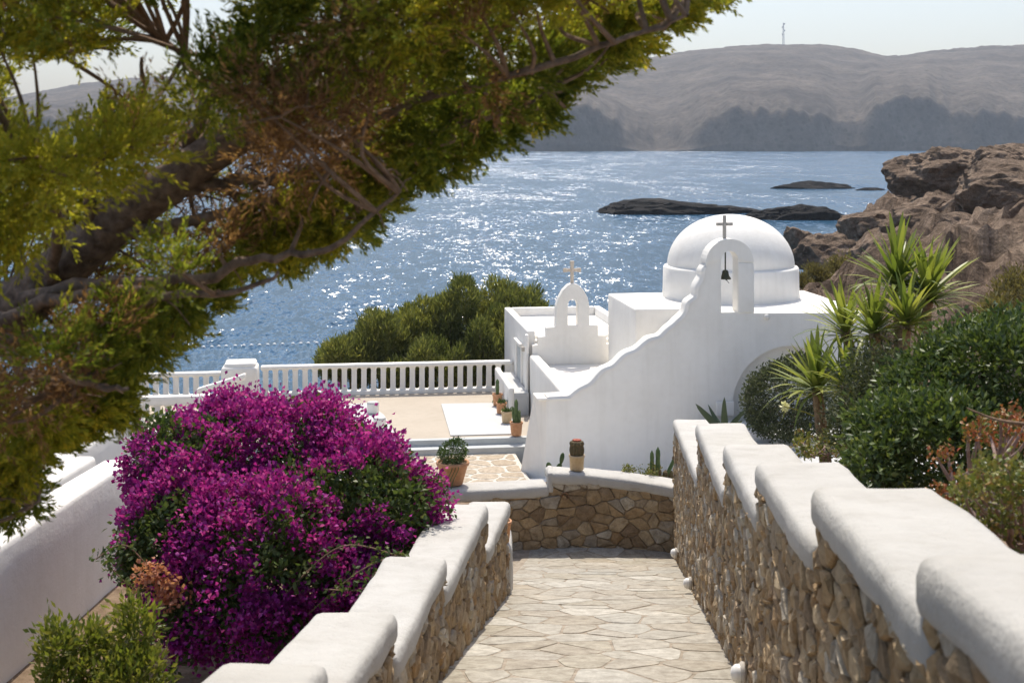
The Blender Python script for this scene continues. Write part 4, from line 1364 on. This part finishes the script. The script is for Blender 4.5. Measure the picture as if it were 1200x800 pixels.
# tamarisk trees behind the balustrade
tam = [(600, 385, 46, 55, 60, 'tamarisk tree rising right behind the small chapel roof'), (545, 385, 45, 50, 52, 'broad tamarisk tree behind the middle of the balustrade'), (490, 400, 45, 45, 46, 'tamarisk tree behind the balustrade, left of the tallest crowns'),
       (440, 410, 44, 38, 34, 'low tamarisk tree at the left end of the crowns'), (405, 421, 43, 26, 18, 'smallest tamarisk bush peeping over the balustrade'), (570, 420, 43, 60, 45, 'tamarisk tree filling the gap close behind the balustrade'), (500, 435, 43, 55, 30, 'low tamarisk growth just behind the balusters')]
for (px, py, D, rx, rz, lab) in tam:
    px += 5; py += 7
    blobs = [pxblob(px, py, D, rx * .8, rz * .8)]
    for _ in range(26):
        a = random.uniform(-.15, math.pi + .15); q = random.uniform(.35, .95)
        w_ = random.uniform(6, 15)
        blobs.append(pxblob(px + rx * q * math.cos(a), py - rz * (q * math.sin(a) - .08) , D + random.uniform(-1.6, .8), w_, w_ * random.uniform(1.2, 1.9)))
    b0 = PX(px, py, D); b0.z = .6
    root = thing('tamarisk_tree', b0, lab, 'tree')
    P, N = blob_points(blobs, 3600, .6, .3, 1.2)
    per = 5
    pp = np.repeat(P, per, 0) + rng.normal(size=(len(P) * per, 3)) * .07
    dd = norm(np.repeat(N, per, 0) * .5 + rnd_dirs(len(pp)) * .6 + np.array([0, 0, .8]))
    V, F = leaf_arrays(pp, dd, rng.uniform(.14, .28, len(pp)), rng.uniform(.03, .05, len(pp)), .1, .5)
    obj('crown', V, F, M['tamarisk'], root)
    mb = MB()
    tube(mb, catmull([b0, b0 + Vector((.2, .1, 1.2)), Vector(blobs[0][0])], 5), [.16 * (1 - .06 * k) for k in range(11)], 8)
    mb.build('trunk', M['bark'], root, True)
    mb = MB()
    for c, r in blobs[1:10]:
        m0 = b0.lerp(Vector(blobs[0][0]), .55)
        tube(mb, catmull([m0, m0.lerp(Vector(c), .5) + Vector((0, 0, .2)), Vector(c)], 4), [.07 * (1 - .09 * k) for k in range(9)], 6)
    mb.build('limbs', M['bark'], root, True)

# ------------------------------------------------------------------ yuccas and agave (each blade its own piece)
def blade_mesh(bend, w, name='leaf', mt='yucca', seg=7, thick=.0):
    V, F = [], []
    for i in range(seg + 1):
        t = i / seg
        ww = w * (1 - t) ** .55 * (.55 + .45 * min(1, t * 5)) if t < 1 else 0
        a = bend * t * t
        x = t * math.cos(a * .6); z = -t * math.sin(a)
        V += [(x, -ww / 2, z + ww * .16), (x, 0, z), (x, ww / 2, z + ww * .16)]
    for i in range(seg):
        a = i * 3; F += [(a, a + 3, a + 4, a + 1), (a + 1, a + 4, a + 5, a + 2)]
    me = bpy.data.meshes.new(name); me.from_pydata(V, [], F); me.materials.append(M[mt]); me.shade_smooth(); me.update()
    return me
blades = [blade_mesh(b_, w) for b_, w in ((.05, .15), (.2, .135), (.4, .14), (.75, .13), (.12, .155))]
def rosette(parent, head, n, length, tilt_hi=85, tilt_lo=0, lean=(0, 0)):
    org = wloc(parent)
    n = int(n * 1.3)
    for i in range(n):
        t = i / (n - 1)
        az = i * 2.39996 + random.uniform(-.2, .2)
        el = R(tilt_hi + (tilt_lo - tilt_hi) * t ** .8 + random.uniform(-8, 8))
        d = Vector((math.cos(az) * math.cos(el) + lean[0], math.sin(az) * math.cos(el) + lean[1], math.sin(el))).normalized()
        me = blades[0 if t < .3 else random.choice((0, 1, 4)) if t < .65 else random.choice((1, 2, 3))]
        o = bpy.data.objects.new('leaf', me); link(o, parent)
        y = Vector((0, 0, 1)).cross(d).normalized(); z = d.cross(y)
        m_ = Matrix((d, y, z)).transposed().to_4x4()
        L = length * random.uniform(.75, 1.1) * (1 - .2 * (t > .8))
        m_ = m_ @ Matrix.Diagonal((L, L * random.uniform(.8, 1.1), L, 1))
        p = head - org + Vector((0, 0, -.10 * t)) + d * .02
        o.matrix_local = Matrix.Translation(p) @ m_
def yucca(label, base, heads):
    root = thing('yucca_plant', base, label, 'yucca')
    for k, (hp, n, L, lean) in enumerate(heads):
        mb = MB()
        m0 = Vector(base).lerp(hp, .5) + Vector((.06 * random.uniform(-1, 1), 0, .0))
        pts = catmull([Vector(base) + Vector((random.uniform(-.08, .08), 0, -.05)), m0, hp], 10)
        tube(mb, pts, [(.062 + .008 * (i % 2)) * (1 - .2 * i / len(pts)) for i in range(len(pts))], 10)
        mb.build('trunk', M['yuccatrunk'], root, False)
        rosette(root, hp, n, L, lean=lean)
    return root
yucca('yucca with a slim leaning trunk and one blade crown beside the round bush', Vector((PX(980, 530, 12.6).x, 12.6, soil_h(3.2, 12.6))),
      [(PX(957, 452, 12.6), 44, .58, (-.1, 0))])
yucca('short yucca with one crown right behind the slim leaning one', Vector((PX(1000, 520, 12.2).x, 12.2, soil_h(3.2, 12.2))),
      [(PX(992, 447, 12.2), 40, .50, (0, 0))])
yucca('tall many headed yucca with thick trunks in front of the rocky slope', Vector((PX(1045, 500, 12.4).x, 12.4, soil_h(3.6, 12.4))),
      [(PX(990, 385, 12.8), 44, .50, (-.1, 0)), (PX(1024, 385, 12.2), 42, .52, (0, 0)), (PX(1052, 330, 12.6), 56, .64, (0, 0)), (PX(1088, 345, 12.4), 54, .60, (.1, 0)), (PX(1062, 375, 12.0), 36, .50, (0, -.1))])
agb = [blade_mesh(b_, w, 'leaf', 'agave') for b_, w in ((.1, .22), (.35, .2))]
ag = thing('agave_plant', PX(850, 508, 15.6), 'grey green agave with stiff pointed leaves behind the white copings', 'agave')
for i, (dx, dy, dz, L) in enumerate(((-.05, 0, 1, .46), (-.8, .1, .75, .55), (.7, .2, .8, .40), (-.4, .7, .6, .4), (.5, -.5, .6, .35), (.9, .1, .3, .35), (-.9, .3, .25, .35))):
    d = Vector((dx, dy, dz)).normalized(); y = d.cross(Vector((.1, -1, .1))).normalized(); z = d.cross(y)
    o = bpy.data.objects.new('leaf', agb[i % 2]); link(o, ag)
    o.matrix_local = Matrix((d, y, z)).transposed().to_4x4() @ Matrix.Diagonal((L, L * 1.1, L, 1))

# pale flower on a stalk in front of the round bush
fb = PX(975, 512, 13.0); ft = PX(919, 476, 13.2)
fl = thing('white_flower', fb, 'single pale yellow white flower on a thin stalk before the round bush', 'flower')
mb = MB(); tube(mb, catmull([fb, PX(955, 488, 13.1), ft], 8), .006, 5); mb.build('stalk', M['ylleaf'], fl)
P = np.repeat(np.array([ft]), 26, 0); d = rnd_dirs(26); d[:, 1] = -abs(d[:, 1]) * .5
V, F = leaf_arrays(P, d, .065, .03, .2, .6); obj('petals', V, F, M['petal'], fl)

# jade plant and other succulents, right edge
def stem_succulent(name, label, base, tips, mt, stemr, leafL, leafW, per, spread):
    root = thing(name, base, label, 'succulent')
    mb = MB()
    allp = [Vector(t_) for t_ in tips]
    base_ = Vector(base)
    order = sorted(allp, key=lambda q: math.atan2(q.x - base_.x, q.z - base_.z))
    gsz = 4 if len(order) < 30 else 6
    for i in range(0, len(order), gsz):
        grp = order[i:i + gsz]
        cen = sum(grp, Vector()) / len(grp)
        f = base_.lerp(cen, .62) + Vector((random.uniform(-.03, .03), random.uniform(-.04, .04), -.02))
        b0 = base_ + Vector((random.uniform(-.05, .05), random.uniform(-.05, .05), 0))
        pts = catmull([b0, b0.lerp(f, .5) + Vector((random.uniform(-.05, .05), 0, random.uniform(-.04, .02))), f], 6)
        tube(mb, pts, [stemr * (1.25 - .5 * k / (len(pts) - 1)) * (1 + .12 * random.uniform(-1, 1)) for k in range(len(pts))], 8)
        for e in grp:
            pts = catmull([f, f.lerp(e, .55) + Vector((random.uniform(-.03, .03), random.uniform(-.03, .03), -.015)), e], 5)
            tube(mb, pts, [stemr * (.7 - .4 * k / (len(pts) - 1)) * (1 + .15 * random.uniform(-1, 1)) for k in range(len(pts))], 7)
    mb.build('stems', M['jadestem'], root, True)
    P = np.array(allp); pp = np.repeat(P, per, 0) + rng.normal(size=(len(P) * per, 3)) * spread
    dd = norm(rnd_dirs(len(pp)) + np.array([0, -.1, .5]))
    V, F = leaf_arrays(pp, dd, rng.uniform(*leafL, len(pp)), rng.uniform(*leafW, len(pp)), .3, .6)
    obj('leaves', V, F, M[mt], root)
    return root
jb = PX(1140, 600, 6.9); 
stem_succulent('jade_plant', 'jade plant with bare mauve stems and red edged leaves by the glossy shrub', jb,
               [PX(x, y, 6.9 + random.uniform(-.25, .25)) for x, y in ((1098, 536), (1110, 530), (1125, 558), (1135, 505), (1150, 497), (1160, 508), (1172, 490), (1185, 485), (1195, 500), (1190, 520), (1165, 520), (1205, 490), (1180, 505), (1205, 512), (1100, 575), (1112, 580), (1145, 512), (1150, 560))],
               'jade', .02, (.02, .036), (.016, .024), 46, .026)
tips = [PX(random.uniform(1120, 1230), random.uniform(545, 660), random.uniform(5.2, 6.3)) for _ in range(70)]
tips = [t for t in tips if (t.x / t.y * FPX + 600) > 1115 + max(0, (HOR + (H - t.z) / t.y * FPX) - 575) * .85]
stem_succulent('succulent_clump', 'yellow green succulent clump hanging over the outer edge of the coping', PX(1215, 690, 6.0), tips, 'succ', .012, (.02, .04), (.014, .024), 40, .03)
stem_succulent('low_succulent', 'low green succulents with reddish tips at the foot of the slim yucca', PX(950, 535, 11.4), [PX(random.uniform(935, 1000), random.uniform(512, 532), random.uniform(11.0, 12)) for _ in range(36)],
               'succ', .008, (.03, .06), (.018, .03), 18, .04)
# dead stalk leaning over the jade plant
mb = MB(); p0 = PX(1215, 498, 6.4); tube(mb, catmull([p0, PX(1170, 492, 6.5), PX(1133, 478, 6.6)], 6), [.012 - .0007 * k for k in range(13)], 6)
tag(mb.build('dead_stalk', M['twig'], org=p0), 'pale dead flower stalk leaning across the jade plant', 'stalk')

# ------------------------------------------------------------------ pots and cacti
def pot(loc, r, h, mt, rim=True, taper=.62):
    mb = MB()
    pr = [(0, 0), (r * taper, 0), (r * taper + .01, .01), (r * .93, h * .86)]
    pr += [(r, h * .86), (r * 1.02, h * .88), (r * 1.02, h * .98), (r, h), (r * .88, h), (r * .86, h * .9)] if rim else [(r, h), (r * .9, h), (r * .88, h * .9)]
    lathe(mb, pr, loc, 28)
    soil = MB(); lathe(soil, [(r * .88, h * .9), (0, h * .93)], loc, 20)
    return mb, soil
def potted(loc, r, h, mt, label, kind, taper=.62, group=None, plant_h=.3):
    loc = Vector(loc)
    p = thing('plant_pot', loc, label, 'plant pot', group)
    a, s_ = pot(loc, r, h, mt, True, taper)
    pb = a.build('pot_body', M[mt], p, True); s_.build('soil', M['soil'], pb)
    top_ = loc + Vector((0, 0, h * .92))
    if kind == 'bushy':
        pl = [(tuple(top_ + Vector((0, 0, plant_h * .5))), (r * .8, r * .8, plant_h * .55)), (tuple(top_ + Vector((r * .25, 0, plant_h * .75))), (r * .55, r * .5, plant_h * .4)), (tuple(top_ + Vector((-r * .35, 0, plant_h * .4))), (r * .5, r * .5, plant_h * .35))]
        P, N = blob_points(pl, 420, .5, .3, 6); pp = np.repeat(P, 4, 0) + rng.normal(size=(len(P) * 4, 3)) * .018
        V, F = leaf_arrays(pp, norm(np.repeat(N, 4, 0) + rnd_dirs(len(pp)) + [0, 0, .4]), rng.uniform(.03, .05, len(pp)), .02, .3, .6)
        obj('foliage', V, F, M['jadegreen'], p)
        mb = MB()
        for k in range(3):
            x = -.02 + .05 * k
            tube(mb, catmull([top_ + Vector((x, -r * .8, .0)), top_ + Vector((x + .02, -r * 1.05, -.03)), top_ + Vector((x - .07, -r * .95, -.24)), top_ + Vector((x - .12, -r * .9 - .02, -.42 - .05 * k))], 5), .006, 5)
        mb.build('trailing_stems', M['cactus'], p)
    return p, top_
def ribbed(mb, c, r, h, ribs=12, n=8, lean=(0, 0), round_top=True):
    c = Vector(c); base = len(mb.v); seg = ribs * 2
    for i in range(n + 1):
        t = i / n
        rr = r * (.82 + .18 * math.sin(math.pi * min(1, t * 1.4))) if t < .75 else r * math.sqrt(max(0.0004, 1 - ((t - .75) / .25) ** 2))
        for k in range(seg):
            w = 2 * math.pi * k / seg; q = rr * (1 if k % 2 else .86)
            mb.v.append((c.x + q * math.cos(w) + lean[0] * t * h, c.y + q * math.sin(w) + lean[1] * t * h, c.z + t * h))
    for i in range(n):
        for k in range(seg):
            k2 = (k + 1) % seg
            mb.f.append((base + i * seg + k, base + i * seg + k2, base + (i + 1) * seg + k2, base + (i + 1) * seg + k))
    mb.f.append(tuple(base + n * seg + k for k in range(seg)))
    return mb
# big terracotta pot on the curved wall
potted((PX(530.5, 557, 20.0).x, 20.02, H - 5.36), .255, .35, 'terracotta', 'wide terracotta pot with bushy green plant on the curved white coping', 'bushy', .58, plant_h=.34)
# barrel cactus
p, t_ = potted((PX(676, 549, 20.1).x, 20.12, H - 5.165), .125, .235, 'tan_pot', 'tan clay pot with round barrel cactus on the curved white coping', 'cactus', .78)
bc = ribbed(MB(), t_, .12, .26, 14, 8).build('barrel_cactus', M['cactusbrown'], p)
ribbed(MB(), t_ + Vector((0, 0, .215)), .075, .055, 10, 4).build('red_crown', M['redspine'], bc)
# pots beside the chapel porch
pots = [(605, 509.5, .17, .34, 'terracotta', 'terracotta pot with upright prickly cactus at the terrace step', 'tall'), (594, 495, .16, .31, 'tan_pot', 'pale clay pot with small bushy plant by the chapel porch', 'low'),
        (587.5, 484, .155, .30, 'terracotta', 'brown clay pot between the pale pot and the porch', 'low2'), (583, 475, .15, .34, 'terracotta', 'terracotta pot with slim cactus farthest along the chapel porch', 'tall2')]
for px, py, r, h, mt, lab, kind in pots:
    w = PZ(px, py, H + ZT + .034)
    p, t_ = potted(w, r, h, mt, lab, kind, .72)
    if kind.startswith('tall'):
        mb = MB()
        ribbed(mb, t_, .055, .62 if kind == 'tall' else .45, 7, 9)
        if kind == 'tall':
            ribbed(mb, t_ + Vector((.08, 0, 0)), .045, .34, 7, 7); ribbed(mb, t_ + Vector((-.05, .05, 0)), .045, .42, 7, 7, (-.1, 0))
        mb.build('cactus', M['cactus'], p)
    else:
        k = 60; P = np.repeat(np.array([t_]), k, 0) + rng.normal(size=(k, 3)) * np.array([.06, .06, .02])
        V, F = leaf_arrays(P, norm(rnd_dirs(k) + [0, 0, 1.0]), rng.uniform(.08, .18, k), .04, .2, .5); obj('foliage', V, F, M['jadegreen'], p)
# pot at the end of the low wall
p, t_ = potted((xl(14.75) - .10, 14.75, H - 4.62), .13, .25, 'terracotta', 'small terracotta pot on the low end block past the wall copings', 'sprig', .7)
k = 40; P = np.repeat(np.array([t_]), k, 0) + rng.normal(size=(k, 3)) * np.array([.04, .04, .02])
V, F = leaf_arrays(P, norm(rnd_dirs(k) * .5 + [-.1, 0, 1.0]), rng.uniform(.1, .26, k), .02, .2, .5); obj('foliage', V, F, M['ylleaf'], p)

# prickly pear behind the curved wall
def pad(mb, c, w, h, d, th=.018):
    c, d = Vector(c), Vector(d).normalized()
    s_ = d.cross(Vector((0, 1, .1))).normalized(); n_ = d.cross(s_)
    base = len(mb.v); N_ = 14
    for (o, k_) in ((-1, .7), (-.6, .96), (0, 1), (.6, .96), (1, .7)):
        for k in range(N_):
            a = 2 * math.pi * k / N_
            mb.v.append(tuple(c + d * (h / 2 + math.sin(a) * h / 2 * k_) + s_ * math.cos(a) * w / 2 * k_ * (1 + .18 * math.sin(a)) + n_ * o * th))
    for i in range(4):
        for k in range(N_):
            k2 = (k + 1) % N_
            mb.f.append((base + i * N_ + k, base + i * N_ + k2, base + (i + 1) * N_ + k2, base + (i + 1) * N_ + k))
    mb.f.append(tuple(base + k for k in range(N_))[::-1]); mb.f.append(tuple(base + 4 * N_ + k for k in range(N_)))
    return c + d * h
b0 = PX(645, 562, 20.8); b0.z = H - 5.62
pp_ = thing('prickly_pear', b0, 'small prickly pear cactus behind the curved wall next to the barrel cactus', 'cactus')
for (c, w, h, d) in ((PX(645, 556, 20.8), .10, .24, (-.15, 0, 1)), (PX(651, 553, 20.9), .09, .20, (.5, 0, 1)), (PX(657, 542, 20.9), .075, .20, (.2, 0, 1)), (PX(648, 562, 20.9), .1, .2, (.1, 0, 1))):
    mb = MB(); pad(mb, c - Vector((0, 0, .03)), w, h, d); mb.build('pad', M['cactus'], pp_, True)
cb = PX(770, 575, 20.3); cb.z = H - 5.62
cg = thing('columnar_cactus', cb, 'cluster of finger like columnar cacti where the curved wall meets the tall wall', 'cactus')
for (px, py0, py1, r, lean, mt) in ((764, 560, 527, .035, 0, 'cactus'), (771, 560, 523, .04, 0, 'cactus'), (780, 560, 528, .034, .45, 'cactus'), (772, 570, 548, .05, 0, 'cactusbrown'), (779, 572, 550, .05, .05, 'cactusbrown'), (785, 572, 551, .05, .1, 'cactusbrown'), (776, 572, 556, .05, 0, 'cactusbrown')):
    c = PX(px, py0, 20.4); hh = (py0 - py1) / FPX * 20.4
    ribbed(MB(), c, r, hh, 8, 8, (lean, 0)).build('column', M[mt], cg)
stem_succulent('low_succulent', 'low yellow green succulent mat behind the curved coping', PX(745, 568, 20.4), [PX(random.uniform(732, 772), random.uniform(547, 560), random.uniform(20.2, 20.8)) for _ in range(40)], 'succ', .008, (.03, .06), (.02, .03), 14, .035)

# buoy line on the water
for i in range(22):
    w = PZ(190 + i * 9.5 + random.uniform(-1.5, 1.5), 409 - i * .35, 0)
    mb = lathe(MB(), [(0, -.08), (.09, -.06), (.12, .0), (.10, .07), (.05, .11), (0, .12)], w, 10)
    tag(mb.build('buoy', M['buoy'], None, True, org=w), 'small pale float in the swimming line off the balustrade', 'buoy', 'floats of the swimming line')

# ------------------------------------------------------------------ leaning cypress in the foreground
def cypress():
    TS = .86
    def PXT(x, y, D): return PX(x, y, D * TS)
    base = Vector((-3.1, 5.6, H - 4.6))
    root = thing('cypress_tree', base, 'leaning wind swept cypress tree overhanging the path with brown inner branches', 'tree')
    tr = [base, Vector((-2.8, 5.5, H - 2.9)), PXT(-55, 425, 6.2), PXT(0, 372, 6.1), PXT(62, 325, 6.0), PXT(120, 272, 5.9), PXT(180, 228, 5.8), PXT(245, 182, 5.7), PXT(320, 140, 5.6), PXT(400, 100, 5.5), PXT(480, 55, 5.4), PXT(560, 5, 5.3), PXT(640, -50, 5.3)]
    pts = catmull(tr, 6); n = len(pts)
    rad = [.15 * (1 - .82 * (i / (n - 1)) ** .9) * (1 + .10 * noise.noise((i * .7, 0, 0))) for i in range(n)]
    pts = [p + Vector((noise.noise((i * .5, 1, 0)), noise.noise((i * .5, 2, 0)), noise.noise((i * .5, 3, 0)))) * .025 for i, p in enumerate(pts)]
    trunk = tube(MB(), pts, rad, 12).build('trunk', M['bark'], root, True)
    limbs = [[(30, 350), (130, 330), (230, 325), (310, 300), (390, 290), (470, 225)], [(0, 375), (70, 350), (160, 340), (250, 345), (330, 320)], [(110, 280), (108, 225), (130, 165), (160, 120), (170, 70)],
             [(180, 230), (260, 215), (350, 205), (440, 170), (540, 150), (640, 110)], [(245, 182), (290, 165), (380, 165), (480, 120), (600, 90), (720, 50), (800, 20)], [(-20, 395), (40, 440), (100, 450), (150, 455)],
             [(-55, 425), (-10, 480), (30, 530), (40, 590)], [(60, 330), (70, 270), (60, 230), (40, 190)], [(320, 140), (350, 90), (420, 50), (480, 0)], [(90, -60), (140, 0), (190, 45), (215, 65)], [(-80, -20), (0, 40), (70, 60), (130, 55)],
             [(200, 215), (230, 150), (260, 90), (300, 30), (330, -30)], [(120, 275), (200, 265), (300, 240), (400, 235), (470, 215)], [(-30, 400), (60, 395), (150, 400), (220, 385)]]
    LP = []
    for li, l in enumerate(limbs):
        d = random.uniform(-.5, .4)
        q = catmull([PXT(x, y, 5.85 + d * min(1, i / 2) - .12 * i) for i, (x, y) in enumerate(l)], 5)
        q = [p + Vector((random.gauss(0, .008), random.gauss(0, .012), random.gauss(0, .008))) for p in q]
        m_ = len(q)
        tube(MB(), q, [.030 * (1 - .8 * i / (m_ - 1)) * (1 + .2 * noise.noise((i * .9, li, 0))) for i in range(m_)], 8).build('limb', M['bark'], trunk, True)
        LP += q[3:]
    LP += pts[int(n * .25):]
    # crown outline in the photograph; the clumps get their own depth
    out_poly = [(-60, 640), (10, 622), (45, 600), (55, 560), (85, 540), (110, 515), (150, 500), (165, 470), (170, 440), (205, 410), (240, 390), (270, 360), (310, 335), (360, 305), (420, 285), (455, 258), (480, 228), (525, 222), (555, 192),
                (590, 170), (640, 148), (665, 120), (700, 98), (755, 72), (795, 38), (830, 20), (850, -20), (850, -120), (-60, -120)]
    holes = [[(150, 5), (130, 60), (85, 80), (5, 90), (-5, 160), (90, 165), (112, 130), (150, 90), (196, 130), (215, 60), (200, 10)], [(222, -20), (275, -20), (275, 52), (225, 52)]]
    brown = [[(120, 290), (180, 240), (215, 130), (330, 110), (440, 150), (470, 205), (420, 260), (360, 285), (280, 330), (200, 390), (130, 400), (40, 440), (-40, 440), (-40, 380)], [(-40, 400), (60, 380), (150, 400), (120, 470), (40, 500), (-40, 520)]]
    yellow = [[(108, 110), (180, 105), (190, 230), (115, 240)], [(-40, 150), (110, 150), (120, 260), (40, 330), (-40, 330)], [(180, 60), (420, 0), (470, -40), (200, -40)], [(560, -60), (760, -60), (760, 30), (560, 40)]]  # crown areas that get the sunlit leaf colour
    def inside(p, poly):
        x, y = p; r = False; n_ = len(poly)
        for i in range(n_):
            (x1, y1), (x2, y2) = poly[i], poly[(i + 1) % n_]
            if (y1 > y) != (y2 > y) and x < (x2 - x1) * (y - y1) / (y2 - y1) + x1: r = not r
        return r
    def edge_d(p, poly):
        b_ = 1e9
        for i in range(len(poly) - 4):
            (x1, y1), (x2, y2) = poly[i], poly[i + 1]
            dx, dy = x2 - x1, y2 - y1
            t = max(0, min(1, ((p[0] - x1) * dx + (p[1] - y1) * dy) / (dx * dx + dy * dy)))
            b_ = min(b_, math.hypot(p[0] - x1 - dx * t, p[1] - y1 - dy * t))
        return b_
    tpx = [(-40 + 330 * i / 16, 405 - 245 * i / 16) for i in range(17)] + [(30 + 26 * i, 352 - 3.2 * i) for i in range(15)]
    acc, tries = [], 0
    while tries < 30000:
        tries += 1
        p = (random.uniform(-60, 850), random.uniform(-110, 640)); lay = random.choice((0, 1))
        if not inside(p, out_poly) or any(inside(p, h) or edge_d(p, h + h[:4]) < 26 for h in holes): continue
        e = edge_d(p, out_poly)
        if e < 17: continue
        md = 22 if e < 60 else 31
        if lay == 1 and any((p[0] - a_) ** 2 + (p[1] - b_) ** 2 < (66 if 1 < k_ < 15 else 22) ** 2 for k_, (a_, b_) in enumerate(tpx)): continue
        if lay == 1 and any(inside(p, b_) for b_ in brown) and random.random() < .15: continue
        if any(q[2] == lay and (q[0] - p[0]) ** 2 + (q[1] - p[1]) ** 2 < md * md for q in acc): continue
        acc.append((p[0], p[1], lay, e))
    kinds = {'cypress': [[], [], []], 'cypyellow': [[], [], []], 'cypbrown': [[], [], []]}
    tw = MB()
    for (x, y, lay, e) in acc:
        bulge = min(1, e / 130)
        D = 5.75 + (-.85 if lay else .65) * bulge + random.uniform(-.25, .25)
        c = PXT(x, y, D)
        br = e > 62 and any(inside((x, y), b_) for b_ in brown); ye = any(inside((x, y), b_) for b_ in yellow)
        kd = 'cypbrown' if br and random.random() < .88 else ('cypyellow' if ye and random.random() < .72 else 'cypress')
        if not br and e > 45 and random.random() < .13: kd = 'cypbrown'
        # nearest limb point
        b0 = min(LP, key=lambda q: (q - c).length_squared + (0 if q.z < c.z + .3 else .2))
        outd = (c - b0)
        if outd.length < .02: outd = Vector((.3, -.2, .5))
        outd.normalize()
        if (c - b0).length < .75:
            m1 = b0.lerp(c, .5) + Vector((random.gauss(0, .04), random.gauss(0, .04), random.gauss(0, .03)))
            q = catmull([b0, m1, c], 4)
            for _ in range(4 if br else 0):
                a0 = q[random.randrange(len(q))]
                a1 = a0 + Vector((random.gauss(.02, .06), random.gauss(0, .06), random.gauss(.0, .05)))
                tube(tw, [a0, a0.lerp(a1, .5) + Vector((0, 0, .015)), a1], [.005, .0035, .002], 4, False)
            tube(tw, q, [.011 * (1 - .7 * i / (len(q) - 1)) for i in range(len(q))], 5, False)
        ns = 40 if kd != 'cypbrown' else 34
        rad_ = .115
        for s_ in range(ns):
            o = Vector((random.gauss(0, 1), random.gauss(0, 1), random.gauss(0, 1))).normalized()
            d = (o * .8 + outd * .55 + Vector((.18, 0, .38))).normalized()
            p0 = c + o * rad_ * random.uniform(0, .8) * (.65 + .35 * min(1, max(0, e - 30) / 60))
            L = random.uniform(.09, .17) * (.6 + .4 * min(1, max(0, e - 30) / 60))
            kinds[kd][0].append(p0); kinds[kd][1].append(d); kinds[kd][2].append(L)
    tag(tw.build('twigs', M['twig'], root), kind='stuff')
    for kd, nm in (('cypress', 'foliage'), ('cypyellow', 'sunlit_foliage'), ('cypbrown', 'dry_foliage')):
        P = np.array(kinds[kd][0]); D_ = norm(np.array(kinds[kd][1])); L = np.array(kinds[kd][2])
        parts = []
        k = 24 if kd != 'cypbrown' else 16
        t = np.linspace(.05, 1, k)
        for i in range(k):
            base_ = P + D_ * (L * t[i])[:, None] + rng.normal(size=P.shape) * .004
            sp = .95 - .5 * t[i]
            dd = norm(D_ + rnd_dirs(len(P)) * sp)
            parts.append(leaf_arrays(base_, dd, rng.uniform(.02, .04, len(P)) * (1.2 - .4 * t[i]), rng.uniform(.0065, .0105, len(P)) * (.7 if kd == 'cypbrown' else 1), .2, .45))
        V, F = joinarr(parts)
        obj(nm, V, F, M[kd], root)
        print(nm, len(F))
cypress()

# ------------------------------------------------------------------ haze over the bay
m, nt, out = mat('haze_air')
pv = nt.nodes.new('ShaderNodeVolumePrincipled')
pv.inputs['Color'].default_value = (.80, .87, .96, 1); pv.inputs['Density'].default_value = .000125; pv.inputs['Anisotropy'].default_value = .2
nt.links.new(pv.outputs[0], out.inputs['Volume'])
x0, x1, y0, y1, z0, z1 = -3900, 3900, -300, 4000, -12, 330
V = [(x0, y0, z0), (x1, y0, z0), (x1, y1, z0), (x0, y1, z0), (x0, y0, z1), (x1, y0, z1), (x1, y1, z1), (x0, y1, z1)]
hz = obj('haze', V, [(3, 2, 1, 0), (4, 5, 6, 7), (0, 1, 5, 4), (1, 2, 6, 5), (2, 3, 7, 6), (3, 0, 4, 7)], m)
tag(hz, kind='stuff')
